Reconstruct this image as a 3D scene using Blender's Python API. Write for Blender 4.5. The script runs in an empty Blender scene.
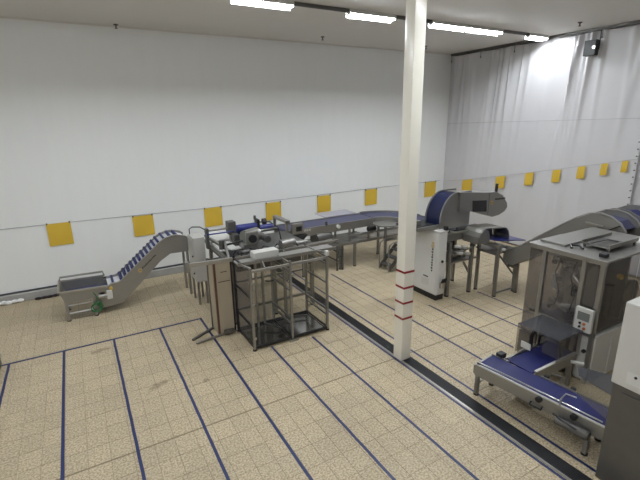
import bpy, bmesh, math, random
from mathutils import Vector, Matrix
random.seed(7)
S = bpy.context.scene
C = S.collection
PI = math.pi

# ------------------------------------------------------------------ camera
F_PX = 423.67
R = Matrix(((0.8664153, 0.14852834, -0.476722),
            (-0.4990973, 0.22883513, -0.83578488),
            (-0.015047, 0.96206747, 0.27239635)))
cam_d = bpy.data.cameras.new('camera')
cam = bpy.data.objects.new('camera', cam_d)
C.objects.link(cam)
cam_d.sensor_width = 36.0
cam_d.lens = F_PX * 36.0 / 640.0
cam_d.clip_start = 0.05
cam.matrix_world = Matrix.Translation((0, 0, 4.0)) @ R.to_4x4()
S.camera = cam

# ------------------------------------------------------------------ world, exposure
w = bpy.data.worlds.new('world')
S.world = w
w.use_nodes = True
w.node_tree.nodes['Background'].inputs[0].default_value = (0.8, 0.85, 0.9, 1)
w.node_tree.nodes['Background'].inputs[1].default_value = 0.02
S.view_settings.view_transform = 'Standard'
S.view_settings.look = 'None'
S.view_settings.gamma = 1.0
S.view_settings.exposure = 0.0
LAMP_STRENGTH = 168.0          # emission of every fluorescent tube

def project(x, y, z):
    c = R.transposed() @ (Vector((x, y, z)) - Vector((0, 0, 4.0)))
    return 320 - F_PX * c.x / c.z, 240 + F_PX * c.y / c.z

# ------------------------------------------------------------------ materials
def nt(name):
    m = bpy.data.materials.new(name)
    m.use_nodes = True
    return m, m.node_tree.nodes, m.node_tree.links, m.node_tree.nodes['Principled BSDF']

def mat(name, col, rough=0.5, metal=0.0, var=0.08, scale=8.0, bump=0.0, bscale=60.0, spec=0.5, stretch=None):
    m, n, l, b = nt(name)
    tc = n.new('ShaderNodeNewGeometry')
    mp = n.new('ShaderNodeMapping')
    if stretch:
        mp.inputs['Scale'].default_value = stretch
    l.new(tc.outputs['Position'], mp.inputs['Vector'])
    nz = n.new('ShaderNodeTexNoise')
    nz.inputs['Scale'].default_value = scale
    nz.inputs['Detail'].default_value = 5
    l.new(mp.outputs['Vector'], nz.inputs['Vector'])
    mx = n.new('ShaderNodeMix')
    mx.data_type = 'RGBA'
    mx.inputs['A'].default_value = tuple(max(0, c * (1 - var)) for c in col) + (1,)
    mx.inputs['B'].default_value = tuple(min(1, c * (1 + var)) for c in col) + (1,)
    l.new(nz.outputs['Fac'], mx.inputs['Factor'])
    l.new(mx.outputs['Result'], b.inputs['Base Color'])
    b.inputs['Roughness'].default_value = rough
    b.inputs['Metallic'].default_value = metal
    b.inputs['Specular IOR Level'].default_value = spec
    if bump:
        n2 = n.new('ShaderNodeTexNoise')
        n2.inputs['Scale'].default_value = bscale
        l.new(mp.outputs['Vector'], n2.inputs['Vector'])
        bp = n.new('ShaderNodeBump')
        bp.inputs['Strength'].default_value = bump
        bp.inputs['Distance'].default_value = 0.02
        l.new(n2.outputs['Fac'], bp.inputs['Height'])
        l.new(bp.outputs['Normal'], b.inputs['Normal'])
    return m

def emit(name, col, strength):
    m, n, l, b = nt(name)
    b.inputs['Base Color'].default_value = (*col, 1)
    b.inputs['Emission Color'].default_value = (*col, 1)
    b.inputs['Emission Strength'].default_value = strength
    return m

def plexi(name, tint, haze=0.06, hazecol=(0.5, 0.5, 0.5), gloss=0.06):
    """clear sheet: tinted see-through + a little milky scatter + mirror sheen"""
    m, n, l, b = nt(name)
    n.remove(b)
    out = n['Material Output']
    tr = n.new('ShaderNodeBsdfTransparent'); tr.inputs[0].default_value = (*tint, 1)
    df = n.new('ShaderNodeBsdfDiffuse')
    geo = n.new('ShaderNodeNewGeometry')
    nz = n.new('ShaderNodeTexNoise'); nz.inputs['Scale'].default_value = 3.0
    l.new(geo.outputs['Position'], nz.inputs['Vector'])
    mx = n.new('ShaderNodeMix'); mx.data_type = 'RGBA'
    mx.inputs['A'].default_value = tuple(c * 0.85 for c in hazecol) + (1,)
    mx.inputs['B'].default_value = tuple(min(1, c * 1.15) for c in hazecol) + (1,)
    l.new(nz.outputs['Fac'], mx.inputs['Factor'])
    l.new(mx.outputs['Result'], df.inputs[0])
    m1 = n.new('ShaderNodeMixShader'); m1.inputs[0].default_value = haze
    l.new(tr.outputs[0], m1.inputs[1]); l.new(df.outputs[0], m1.inputs[2])
    gl = n.new('ShaderNodeBsdfGlossy'); gl.inputs['Roughness'].default_value = 0.08
    m2 = n.new('ShaderNodeMixShader'); m2.inputs[0].default_value = gloss
    l.new(m1.outputs[0], m2.inputs[1]); l.new(gl.outputs[0], m2.inputs[2])
    l.new(m2.outputs[0], out.inputs[0])
    return m

def floor_tile_mat():
    m, n, l, b = nt('terrazzo_tile')
    g = n.new('ShaderNodeNewGeometry')
    fine = n.new('ShaderNodeTexNoise'); fine.inputs['Scale'].default_value = 42; fine.inputs['Detail'].default_value = 3
    l.new(g.outputs['Position'], fine.inputs['Vector'])
    cr = n.new('ShaderNodeValToRGB')
    cr.color_ramp.elements[0].position = 0.38; cr.color_ramp.elements[0].color = (0.325, 0.26, 0.165, 1)
    cr.color_ramp.elements[1].position = 0.60; cr.color_ramp.elements[1].color = (0.555, 0.465, 0.325, 1)
    l.new(fine.outputs['Fac'], cr.inputs['Fac'])
    # one shade per tile
    mp = n.new('ShaderNodeMapping'); mp.inputs['Scale'].default_value = (4.0, 2.94, 0)
    mp.inputs['Location'].default_value = (-17.44, -14.8, 0)
    l.new(g.outputs['Position'], mp.inputs['Vector'])
    fl = n.new('ShaderNodeVectorMath'); fl.operation = 'FLOOR'
    l.new(mp.outputs['Vector'], fl.inputs[0])
    wn = n.new('ShaderNodeTexWhiteNoise')
    l.new(fl.outputs['Vector'], wn.inputs['Vector'])
    big = n.new('ShaderNodeTexNoise'); big.inputs['Scale'].default_value = 0.9; big.inputs['Detail'].default_value = 6
    l.new(g.outputs['Position'], big.inputs['Vector'])
    ad = n.new('ShaderNodeMath'); ad.operation = 'MULTIPLY_ADD'
    ad.inputs[1].default_value = 0.10; ad.inputs[2].default_value = 0.80
    l.new(wn.outputs['Value'], ad.inputs[0])
    ad2 = n.new('ShaderNodeMath'); ad2.operation = 'MULTIPLY_ADD'
    ad2.inputs[1].default_value = 0.30
    l.new(big.outputs['Fac'], ad2.inputs[0]); l.new(ad.outputs[0], ad2.inputs[2])
    # brown stains worn into the walkway
    st = n.new('ShaderNodeTexNoise'); st.inputs['Scale'].default_value = 1.7; st.inputs['Detail'].default_value = 8
    st.inputs['Roughness'].default_value = 0.7
    l.new(g.outputs['Position'], st.inputs['Vector'])
    sr = n.new('ShaderNodeValToRGB')
    sr.color_ramp.elements[0].position = 0.64; sr.color_ramp.elements[0].color = (0, 0, 0, 1)
    sr.color_ramp.elements[1].position = 0.74; sr.color_ramp.elements[1].color = (0.55, 0.55, 0.55, 1)
    l.new(st.outputs['Fac'], sr.inputs['Fac'])
    mu = n.new('ShaderNodeMix'); mu.data_type = 'RGBA'; mu.blend_type = 'MULTIPLY'; mu.inputs['Factor'].default_value = 1
    l.new(cr.outputs['Color'], mu.inputs['A']); l.new(ad2.outputs[0], mu.inputs['B'])
    fac = sr.outputs['Color']
    for (sx_, sy_, rx, ry, rot) in ((0.63, 6.35, 0.34, 0.10, 0.55), (-0.12, 8.02, 0.26, 0.09, 0.1), (1.35, 6.1, 0.10, 0.08, 0.0)):
        mp2 = n.new('ShaderNodeMapping'); mp2.vector_type = 'TEXTURE'
        mp2.inputs['Location'].default_value = (sx_, sy_, 0); mp2.inputs['Scale'].default_value = (rx, ry, 1); mp2.inputs['Rotation'].default_value = (0, 0, rot)
        l.new(g.outputs['Position'], mp2.inputs['Vector'])
        ln = n.new('ShaderNodeVectorMath'); ln.operation = 'LENGTH'
        l.new(mp2.outputs['Vector'], ln.inputs[0])
        nn_ = n.new('ShaderNodeTexNoise'); nn_.inputs['Scale'].default_value = 9; nn_.inputs['Detail'].default_value = 4
        l.new(g.outputs['Position'], nn_.inputs['Vector'])
        s1 = n.new('ShaderNodeMath'); s1.operation = 'MULTIPLY_ADD'; s1.inputs[1].default_value = 2.2
        l.new(nn_.outputs['Fac'], s1.inputs[0]); l.new(ln.outputs['Value'], s1.inputs[2])
        rm = n.new('ShaderNodeMapRange'); rm.inputs['From Min'].default_value = 1.35; rm.inputs['From Max'].default_value = 1.9
        rm.inputs['To Min'].default_value = 0.5; rm.inputs['To Max'].default_value = 0.0
        l.new(s1.outputs[0], rm.inputs['Value'])
        mxx = n.new('ShaderNodeMath'); mxx.operation = 'MAXIMUM'
        l.new(fac, mxx.inputs[0]); l.new(rm.outputs['Result'], mxx.inputs[1])
        fac = mxx.outputs[0]
    m3 = n.new('ShaderNodeMix'); m3.data_type = 'RGBA'
    m3.inputs['B'].default_value = (0.13, 0.09, 0.05, 1)
    l.new(fac, m3.inputs['Factor']); l.new(mu.outputs['Result'], m3.inputs['A'])
    l.new(m3.outputs['Result'], b.inputs['Base Color'])
    b.inputs['Roughness'].default_value = 0.5
    b.inputs['Specular IOR Level'].default_value = 0.35
    return m

M = dict(
    tile=floor_tile_mat(),
    grout=mat('grout', (0.235, 0.19, 0.125), 0.9),
    wall=mat('white_wall_sheet', (0.82, 0.83, 0.82), 0.55, var=0.02, scale=2, bump=0.06, bscale=6, stretch=(3, 3, 0.4)),
    ceil=mat('ceiling_paint', (0.72, 0.70, 0.67), 0.6, var=0.02, scale=2),
    plain=mat('plain_wall_paint', (0.62, 0.61, 0.6), 0.7, var=0.02, scale=2),
    kerb=mat('concrete_kerb', (0.36, 0.35, 0.33), 0.75, var=0.15, scale=5),
    darkgap=mat('dark_gap_strip', (0.05, 0.055, 0.065), 0.6),
    curtain=mat('white_plastic_sheet', (0.60, 0.59, 0.605), 0.42, var=0.02, scale=3),
    cream=mat('cream_gloss_paint', (0.72, 0.68, 0.58), 0.22, var=0.02),
    colwhite=mat('white_gloss_paint', (0.84, 0.805, 0.715), 0.22, var=0.02),
    red=mat('red_paint', (0.26, 0.02, 0.02), 0.4),
    tape=mat('blue_tape', (0.009, 0.02, 0.095), 0.45, var=0.2, scale=20),
    drain=mat('black_drain_iron', (0.022, 0.022, 0.025), 0.5, metal=0.3),
    steel=mat('stainless_steel', (0.31, 0.302, 0.283), 0.36, metal=0.75, var=0.06, scale=14, stretch=(1, 1, 6)),
    steeld=mat('dull_steel', (0.14, 0.136, 0.13), 0.45, metal=0.7, var=0.1, scale=10),
    steell=mat('bright_steel', (0.42, 0.41, 0.39), 0.28, metal=0.8, var=0.05, scale=10),
    mirror=mat('polished_steel_tray', (0.42, 0.41, 0.40), 0.14, metal=0.95, var=0.15, scale=3),
    black=mat('black_plastic', (0.012, 0.012, 0.014), 0.45),
    belt=mat('blue_belt', (0.007, 0.010, 0.095), 0.55, var=0.1, scale=6),
    beltl=mat('pale_blue_belt', (0.045, 0.047, 0.11), 0.42, var=0.1, scale=6),
    beltw=mat('white_belt', (0.72, 0.73, 0.76), 0.5, var=0.03),
    film=mat('blue_film_roll', (0.022, 0.03, 0.17), 0.3, var=0.1),
    cover=mat('dark_blue_cover', (0.006, 0.010, 0.045), 0.3, var=0.1),
    white=mat('white_enamel', (0.56, 0.55, 0.52), 0.35, var=0.02),
    grey=mat('light_grey_enamel', (0.62, 0.615, 0.59), 0.4, var=0.03),
    boxgrey=mat('warm_grey_enamel', (0.46, 0.45, 0.42), 0.4, var=0.03),
    board=mat('beige_board', (0.40, 0.34, 0.25), 0.6, var=0.12, scale=4, stretch=(1, 1, 0.3)),
    brown=mat('brown_edge', (0.10, 0.045, 0.03), 0.5),
    yellow=mat('yellow_paper', (0.68, 0.45, 0.045), 0.6, var=0.04, scale=3),
    amber=mat('amber_mark', (0.62, 0.40, 0.08), 0.5),
    green=mat('green_hose', (0.035, 0.17, 0.06), 0.45),
    orange=mat('orange_button', (0.45, 0.12, 0.03), 0.4),
    screen=mat('dark_screen', (0.01, 0.011, 0.014), 0.12),
    lcd=mat('grey_screen', (0.16, 0.17, 0.16), 0.2),
    string=mat('grey_string', (0.35, 0.35, 0.36), 0.7),
    lilac=mat('lilac_plastic_sheet', (0.40, 0.39, 0.45), 0.35, var=0.03),
    baglight=mat('white_plastic_film', (0.85, 0.85, 0.84), 0.2),
    darkcloth=mat('dark_cloth', (0.03, 0.022, 0.025), 0.9),
    bluebox=mat('navy_plastic', (0.02, 0.03, 0.10), 0.4),
    plex=plexi('clear_plexiglass', (0.90, 0.90, 0.88), 0.05, (0.5, 0.48, 0.44), 0.05),
    plexs=plexi('smoked_plexiglass', (0.80, 0.79, 0.79), 0.10, (0.30, 0.28, 0.28), 0.05),
    plexd=plexi('dark_smoked_plexiglass', (0.55, 0.555, 0.575), 0.3, (0.15, 0.152, 0.165), 0.06),
    lamp=emit('fluorescent_diffuser', (0.90, 0.955, 1.0), LAMP_STRENGTH),
)

# ------------------------------------------------------------------ mesh helpers
class B:
    def __init__(s):
        s.bm = bmesh.new()
    def box(s, x0, y0, z0, x1, y1, z1, bev=0.0):
        x0, x1 = min(x0, x1), max(x0, x1); y0, y1 = min(y0, y1), max(y0, y1); z0, z1 = min(z0, z1), max(z0, z1)
        v = [s.bm.verts.new(p) for p in ((x0,y0,z0),(x1,y0,z0),(x1,y1,z0),(x0,y1,z0),(x0,y0,z1),(x1,y0,z1),(x1,y1,z1),(x0,y1,z1))]
        fs = [s.bm.faces.new([v[i] for i in f]) for f in ((0,3,2,1),(4,5,6,7),(0,1,5,4),(1,2,6,5),(2,3,7,6),(3,0,4,7))]
        if bev:
            es = list({e for f in fs for e in f.edges})
            bmesh.ops.bevel(s.bm, geom=es, offset=bev, segments=2, affect='EDGES', profile=0.6)
        return s
    def bar(s, p, q, wd, ht=None):
        """rectangular bar from p to q"""
        ht = ht or wd
        p, q = Vector(p), Vector(q); d = (q - p).normalized()
        up = Vector((0, 0, 1)) if abs(d.z) < 0.95 else Vector((0, 1, 0))
        a = d.cross(up).normalized(); b_ = a.cross(d).normalized()
        v = []
        for c in (p, q):
            for sa, sb in ((-1,-1),(1,-1),(1,1),(-1,1)):
                v.append(s.bm.verts.new(c + a * sa * wd / 2 + b_ * sb * ht / 2))
        for f in ((0,1,2,3),(7,6,5,4),(0,4,5,1),(1,5,6,2),(2,6,7,3),(3,7,4,0)):
            s.bm.faces.new([v[i] for i in f])
        return s
    def cyl(s, p, q, r, n=14, r2=None):
        p, q = Vector(p), Vector(q); d = (q - p).normalized()
        up = Vector((0, 0, 1)) if abs(d.z) < 0.95 else Vector((1, 0, 0))
        a = d.cross(up).normalized(); b_ = d.cross(a).normalized()
        r2 = r if r2 is None else r2
        A = [s.bm.verts.new(p + (a * math.cos(t) + b_ * math.sin(t)) * r) for t in [2*PI*i/n for i in range(n)]]
        D = [s.bm.verts.new(q + (a * math.cos(t) + b_ * math.sin(t)) * r2) for t in [2*PI*i/n for i in range(n)]]
        s.bm.faces.new(A); s.bm.faces.new(D[::-1])
        for i in range(n):
            s.bm.faces.new((A[i], D[i], D[(i+1) % n], A[(i+1) % n]))
        return s
    def tube(s, pts, r, n=8):
        pts = [Vector(p) for p in pts]
        rings = []
        prev = None
        for i, p in enumerate(pts):
            d = (pts[min(i+1, len(pts)-1)] - pts[max(i-1, 0)]).normalized()
            if prev is None:
                up = Vector((0, 0, 1)) if abs(d.z) < 0.9 else Vector((1, 0, 0))
                a = d.cross(up).normalized()
            else:
                a = (prev - d * prev.dot(d)).normalized()
            prev = a
            b_ = d.cross(a).normalized()
            rings.append([s.bm.verts.new(p + (a*math.cos(2*PI*k/n) + b_*math.sin(2*PI*k/n))*r) for k in range(n)])
        for A, D in zip(rings, rings[1:]):
            for k in range(n):
                s.bm.faces.new((A[k], D[k], D[(k+1) % n], A[(k+1) % n]))
        s.bm.faces.new(rings[0]); s.bm.faces.new(rings[-1][::-1])
        return s
    def prism(s, pts, axis, a, b_):
        """polygon (2-D) extruded along axis; for 'x': (y,z), 'y': (x,z), 'z': (x,y)"""
        def mk(u, v, t):
            return {'x': (t, u, v), 'y': (u, t, v), 'z': (u, v, t)}[axis]
        A = [s.bm.verts.new(mk(u, v, a)) for u, v in pts]
        D = [s.bm.verts.new(mk(u, v, b_)) for u, v in pts]
        n = len(pts)
        s.bm.faces.new(A); s.bm.faces.new(D[::-1])
        for i in range(n):
            s.bm.faces.new((A[i], D[i], D[(i+1) % n], A[(i+1) % n]))
        return s
    def strip(s, pts, axis, a, b_, th):
        """open polyline given thickness th downward (normal side) and extruded along axis"""
        up, lo = [], []
        for i, p in enumerate(pts):
            p0 = Vector(pts[max(i-1, 0)]); p1 = Vector(pts[min(i+1, len(pts)-1)])
            d = (p1 - p0).normalized(); nn = Vector((-d.y, d.x))
            up.append(tuple(p)); lo.append((p[0] - nn.x*th, p[1] - nn.y*th))
        for i in range(len(pts)-1):
            s.prism([up[i], up[i+1], lo[i+1], lo[i]], axis, a, b_)
        return s
    def sph(s, c, r, sc=(1, 1, 1)):
        mt = Matrix.Translation(c) @ Matrix.Diagonal((r*sc[0], r*sc[1], r*sc[2], 1))
        bmesh.ops.create_icosphere(s.bm, subdivisions=2, radius=1, matrix=mt)
        return s
    def ring(s, c, axis, r, tr, n=20):
        pts = []
        for i in range(n+1):
            t = 2*PI*i/n
            u, v = r*math.cos(t), r*math.sin(t)
            pts.append({'x': (c[0], c[1]+u, c[2]+v), 'y': (c[0]+u, c[1], c[2]+v), 'z': (c[0]+u, c[1]+v, c[2])}[axis])
        return s.tube(pts, tr, 6)

def obj(name, b, m, parent=None, off=(0, 0, 0), smooth=False, label=None):
    me = bpy.data.meshes.new(name)
    bmesh.ops.recalc_face_normals(b.bm, faces=b.bm.faces)
    if any(off):
        bmesh.ops.translate(b.bm, verts=b.bm.verts, vec=Vector(off) * -1)
    b.bm.to_mesh(me); b.bm.free()
    me.materials.append(M[m] if isinstance(m, str) else m)
    if smooth:
        for p in me.polygons: p.use_smooth = True
        try: me.set_sharp_from_angle(angle=math.radians(35))
        except Exception: pass
    o = bpy.data.objects.new(name, me)
    C.objects.link(o)
    if parent: o.parent = parent
    if label: o['label'] = label
    return o

class T:
    """a thing: an Empty at its base with mesh parts in world coordinates"""
    def __init__(s, name, label, cat, loc, group=None):
        s.o = bpy.data.objects.new(name, None); C.objects.link(s.o)
        s.o.location = loc; s.loc = loc
        s.o['label'] = label; s.o['category'] = cat
        if group: s.o['group'] = group
    def p(s, name, b, m, parent=None, smooth=False, label=None):
        return obj(name, b, m, parent or s.o, s.loc, smooth, label)

def single(name, b, m, label, cat, loc, group=None, smooth=False):
    o = obj(name, b, m, None, loc, smooth)
    o.location = loc
    o['label'] = label; o['category'] = cat
    if group: o['group'] = group
    return o

def struct(name, b, m, parent=None, smooth=False):
    o = obj(name, b, m, parent, smooth=smooth)
    if not parent: o['kind'] = 'structure'
    return o

def arc(cx, cy, r, a0, a1, n):
    return [(cx + r*math.cos(math.radians(a0 + (a1-a0)*i/n)), cy + r*math.sin(math.radians(a0 + (a1-a0)*i/n))) for i in range(n+1)]

# ------------------------------------------------------------------ room shell
X0, X1, Y0, Y1, ZC = -5.0, 12.12, -3.5, 11.58, 6.14
floor = struct('floor', B().box(X0, Y0, -0.2, X1, Y1, -0.006), 'grout')
struct('wall_back', B().box(X0, Y1, -0.2, X1+0.2, Y1+0.2, ZC+0.2), 'wall')
struct('wall_right', B().box(X1, Y0, -0.2, X1+0.2, Y1, ZC+0.2), 'plain')
struct('wall_left', B().box(X0-0.2, Y0, -0.2, X0, Y1+0.2, ZC+0.2), 'plain')
struct('wall_front', B().box(X0-0.2, Y0-0.2, -0.2, X1+0.2, Y0, ZC+0.2), 'plain')
struct('ceiling', B().box(X0-0.2, Y0-0.2, ZC, X1+0.2, Y1+0.2, ZC+0.2), 'ceil')
kb = B(); kb.prism([(Y1, -0.005), (Y1-0.06, -0.005), (Y1-0.06, 0.17), (Y1-0.03, 0.2), (Y1, 0.2)], 'x', X0, 11.98)
base_b = struct('baseboard_back', kb, 'kerb')
struct('trim_1', B().box(X0, Y1-0.035, 0.2, 11.98, Y1, 0.235), 'darkgap')  # dark strip standing for the gap under the wall panel
struct('trim_2', B().box(X0, Y1-0.02, ZC-0.03, X1, Y1, ZC), 'ceil')

# floor tiles: pitch 0.25 x 0.34, columns start from both sides of the drain, a wider joint at Y = 5.03
DR0, DR1 = 4.36, 4.60
TX, TY, GAP = 0.25, 0.34, 0.005
tiles = []
def rows():
    out = []
    y = 5.04
    while y < Y1 - 0.1: out.append((y, min(y+TY, Y1-0.06))); y += TY
    y = 5.02
    while y > 0.0: out.append((y-TY, y)); y -= TY
    return out
cols = []
x = DR0
while x > -4.0: cols.append((x-TX, x)); x -= TX
x = DR1
while x < 11.9: cols.append((x, min(x+TX, 11.95))); x += TX
for (ya, yb) in rows():
    for (xa, xb) in cols:
        tiles.append((xa, xb, ya, yb))
inview = []
rest = []
for t in tiles:
    cx, cy = (t[0]+t[1])/2, (t[2]+t[3])/2
    px, py = project(cx, cy, 0)
    full = abs(t[1]-t[0]-TX) < 1e-6 and abs(t[3]-t[2]-TY) < 1e-6
    hid = (cx > 6.3 and cy < 4.1) or (cx > 4.6 and cy < 1.95)
    if full and 2 < px < 638 and 300 < py < 478 and not hid: inview.append((cx*cx + cy*cy, t))
    else: rest.append(t)
inview.sort()
near = [t for _, t in inview[:300]]
rest += [t for _, t in inview[300:]]
tb = B()
tb.box(-TX/2+GAP/2, -TY/2+GAP/2, -0.012, TX/2-GAP/2, TY/2-GAP/2, 0.0)
tile0 = obj('tile', tb, 'tile', floor)
for i, t in enumerate(near):
    o = tile0 if i == 0 else tile0.copy()
    if i:
        C.objects.link(o)
    o.location = ((t[0]+t[1])/2, (t[2]+t[3])/2, random.uniform(-0.0008, 0.0))
rb = B()
for t in rest:
    rb.box(t[0]+GAP/2, t[2]+GAP/2, -0.012, t[1]-GAP/2, t[3]-GAP/2, random.uniform(-0.0008, 0.0))
ro = obj('tile_field', rb, 'tile', floor)
ro['kind'] = 'stuff'

# floor drain with grate sections
dr = T('floor_drain', 'long black slotted floor drain running past the white column', 'drain', (4.48, 6, -0.006))
dr.p('edge_strip', B().box(4.362, 0.2, -0.0055, 4.395, 11.3, 0.004), 'steell')
dr.p('channel', B().box(4.40, 0.2, -0.0058, 4.595, 11.3, -0.002), 'drain')
gb = B()
for k in range(46):
    gb.box(4.405, 0.005 + k*0.0216, -0.0018, 4.59, 0.005 + k*0.0216 + 0.013, 0.004)
gb.box(4.40, 0, -0.0018, 4.41, 1, 0.005); gb.box(4.585, 0, -0.0018, 4.595, 1, 0.005)
g0 = dr.p('grate', gb, 'drain')
for k in range(11):
    g = g0 if k == 0 else g0.copy()
    if k: C.objects.link(g); g.parent = dr.o
    g.location = (0, 0.2 + k*1.0, 0)

# ------------------------------------------------------------------ floor tape
TAPES = [(-1.49, 2.0, 8.35, 'blue tape line at the far left edge of the floor'),
         (-0.665, 2.0, 8.35, 'blue lane tape starting below the hopper stand, second from the left'),
         (0.165, 2.0, 8.35, 'blue lane tape running to the bottom edge, third from the left'),
         (1.01, 2.0, 8.35, 'blue lane tape, fourth from the left, starting short of the control box'),
         (1.835, 1.5, 8.35, 'blue lane tape passing the foot of the beige board'),
         (2.655, 1.0, 6.52, 'blue lane tape coming from under the left bay of the guard frame'),
         (3.475, 0.5, 6.44, 'blue lane tape coming from under the right bay of the guard frame'),
         (4.325, 0.3, 11.0, 'blue tape line hugging the near edge of the black drain'),
         (4.75, 0.3, 11.0, 'blue tape line just beyond the drain, behind the column'),
         (5.57, 3.9, 9.2, 'blue tape line from behind the column to the takeaway conveyor'),
         (6.38, 4.2, 6.35, 'blue tape line starting at the tall control cabinet'),
         (7.16, 4.2, 6.4, 'blue tape line starting under the drum machine'),
         (7.9, 4.2, 6.3, 'blue tape line furthest right, under the collecting stand')]
for i, (x, ya, yb, lab) in enumerate(TAPES):
    b = B()
    n = 24
    wv = [0.0018*math.sin(3.1*k + i) for k in range(n+1)]
    for k in range(n):
        a, c = ya + (yb-ya)*k/n, ya + (yb-ya)*(k+1)/n
        v = [b.bm.verts.new(q) for q in ((x-0.02+wv[k], a, 0.0012), (x+0.02+wv[k], a, 0.0012), (x+0.02+wv[k+1], c, 0.0012), (x-0.02+wv[k+1], c, 0.0012))]
        b.bm.faces.new(v)
    r = bmesh.ops.extrude_face_region(b.bm, geom=b.bm.faces[:])
    bmesh.ops.translate(b.bm, verts=[e for e in r['geom'] if isinstance(e, bmesh.types.BMVert)], vec=(0, 0, 0.0012))
    single('floor_tape', b, 'tape', lab, 'tape', (x, (ya+yb)/2, 0), 'blue lane tapes on the floor')
b = B().box(-1.6, 8.335, 0.0028, 1.86, 8.385, 0.0042)
single('floor_tape', b, 'tape', 'blue cross tape closing the lanes in front of the incline conveyor', 'tape', (0, 8.36, 0), 'blue lane tapes on the floor')

# ------------------------------------------------------------------ column
col = T('column', 'square cream white column with four red bands, standing on the drain', 'column', (4.51, 5.03, 0.005))
col.p('shaft', B().box(4.35, 4.9, 0.005, 4.56, 5.10, ZC-0.001, 0.01), 'colwhite', smooth=True)
for z in (0.79, 1.07, 1.34, 1.61):
    col.p('red_band', B().box(4.347, 4.897, z-0.018, 4.563, 5.103, z+0.018), 'red')

# ------------------------------------------------------------------ fluorescent lamps on their rail
YL = 7.9
LAMPS = [(-2.1, 'off the left of the picture'), (0.3, 'above the hopper side'), (2.82, 'leftmost of the row in view'), (5.25, 'just left of the column'),
         (7.5, 'just right of the column'), (8.72, 'end to end with its neighbour, right of the column'), (10.98, 'nearest the plastic curtain')]
def lamp(x, y, lab, grp, L=1.17, shield=True):
    t = T('ceiling_light', 'white fluorescent strip light, ' + lab, 'lamp', (x+L/2, y, ZC-0.11), grp)
    t.p('housing', B().prism([(y-0.05, ZC-0.004), (y-0.07, ZC-0.05), (y-0.07, ZC-0.068), (y+0.07, ZC-0.068), (y+0.07, ZC-0.05), (y+0.05, ZC-0.004)], 'x', x, x+L), 'white')
    t.p('diffuser', B().prism([(y-0.052, ZC-0.07), (y-0.034, ZC-0.10), (y+0.034, ZC-0.10), (y+0.052, ZC-0.07)], 'x', x+0.015, x+L-0.015), 'lamp')
    t.p('added_glow_shield', B().prism([(y-0.072, ZC-0.002), (y-0.086, ZC-0.05), (y-0.088, ZC-0.086), (y-0.084, ZC-0.086), (y-0.082, ZC-0.05), (y-0.07, ZC-0.004)], 'x', x, x+L), 'white')  # strip added to keep the diffuser's glow off the ceiling
    if shield: t.p('added_wall_shield', B().prism([(y+0.072, ZC-0.002), (y+0.092, ZC-0.05), (y+0.097, ZC-0.14), (y+0.093, ZC-0.14), (y+0.088, ZC-0.05), (y+0.07, ZC-0.004)], 'x', x, x+L), 'white')  # blocker added to darken the top band of the back wall
    for e in (x, x+L-0.012):
        t.p('end_cap', B().box(e, y-0.06, ZC-0.108, e+0.012, y+0.06, ZC-0.0685), 'white')
for x, lab in LAMPS:
    lamp(x, YL, lab, 'strip lights in the row over the line', 0.78 if x > 10 else 1.17)
for x, lab in ((4.7, 'added fill above the takeaway conveyor, out of the picture'), (6.5, 'added fill above the bagging machine, out of the picture')):
    lamp(x, 3.8, lab, 'added fill lights above the bagging machine')  # unseen lamps, added to brighten the floor on the right
for x, lab in ((-4.4, 'added fill furthest left, out of the picture'), (-2.8, 'added fill left of the viewer, out of the picture'), (-1.2, 'added fill above the viewer, out of the picture'), (0.4, 'added fill directly overhead, out of the picture')):
    lamp(x, 0.6, lab, 'added fill lights above the viewer', shield=False)  # unseen lamps, added to raise the light on wall and machines
edges = sorted([(x, x+1.17) for x, _ in LAMPS])
RAILS = ['furthest left, out of the picture', 'above the hopper side', 'between the two strip lights left of the column', 'passing behind the column', '', 'leading to the last strip light by the curtain']
for ((a, b_), (c, d)), rlab in zip(zip(edges, edges[1:]), RAILS):
    if c - b_ > 0.1:
        rl = B()
        rl.box(b_+0.002, YL-0.035, ZC-0.06, c-0.002, YL-0.02, ZC-0.002); rl.box(b_+0.002, YL+0.02, ZC-0.06, c-0.002, YL+0.035, ZC-0.002)
        rl.box(b_+0.002, YL-0.02, ZC-0.03, c-0.002, YL+0.02, ZC-0.02)
        single('lamp_rail', rl, 'steeld', 'grey lamp rail on the ceiling ' + rlab, 'rail', ((b_+c)/2, YL, ZC-0.06), 'rails between the strip lights')

# sprinkler heads
for x, y, lab in ((1.28, 11.35, 'small dark sprinkler head on the ceiling at the left, near the back wall'),
                  (6.25, 10.65, 'small dark sprinkler head on the ceiling left of the column'),
                  (9.9, 10.6, 'small dark sprinkler head on the ceiling right of the column'),
                  (10.9, 6.5, 'sprinkler head on the ceiling in front of the last strip light')):
    b = B().cyl((x, y, ZC-0.002), (x, y, ZC-0.02), 0.05).cyl((x, y, ZC-0.02), (x, y, ZC-0.08), 0.015).cyl((x, y, ZC-0.08), (x, y, ZC-0.09), 0.035)
    single('sprinkler', b, 'steeld', lab, 'sprinkler', (x, y, ZC-0.09), 'sprinkler heads', True)

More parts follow.
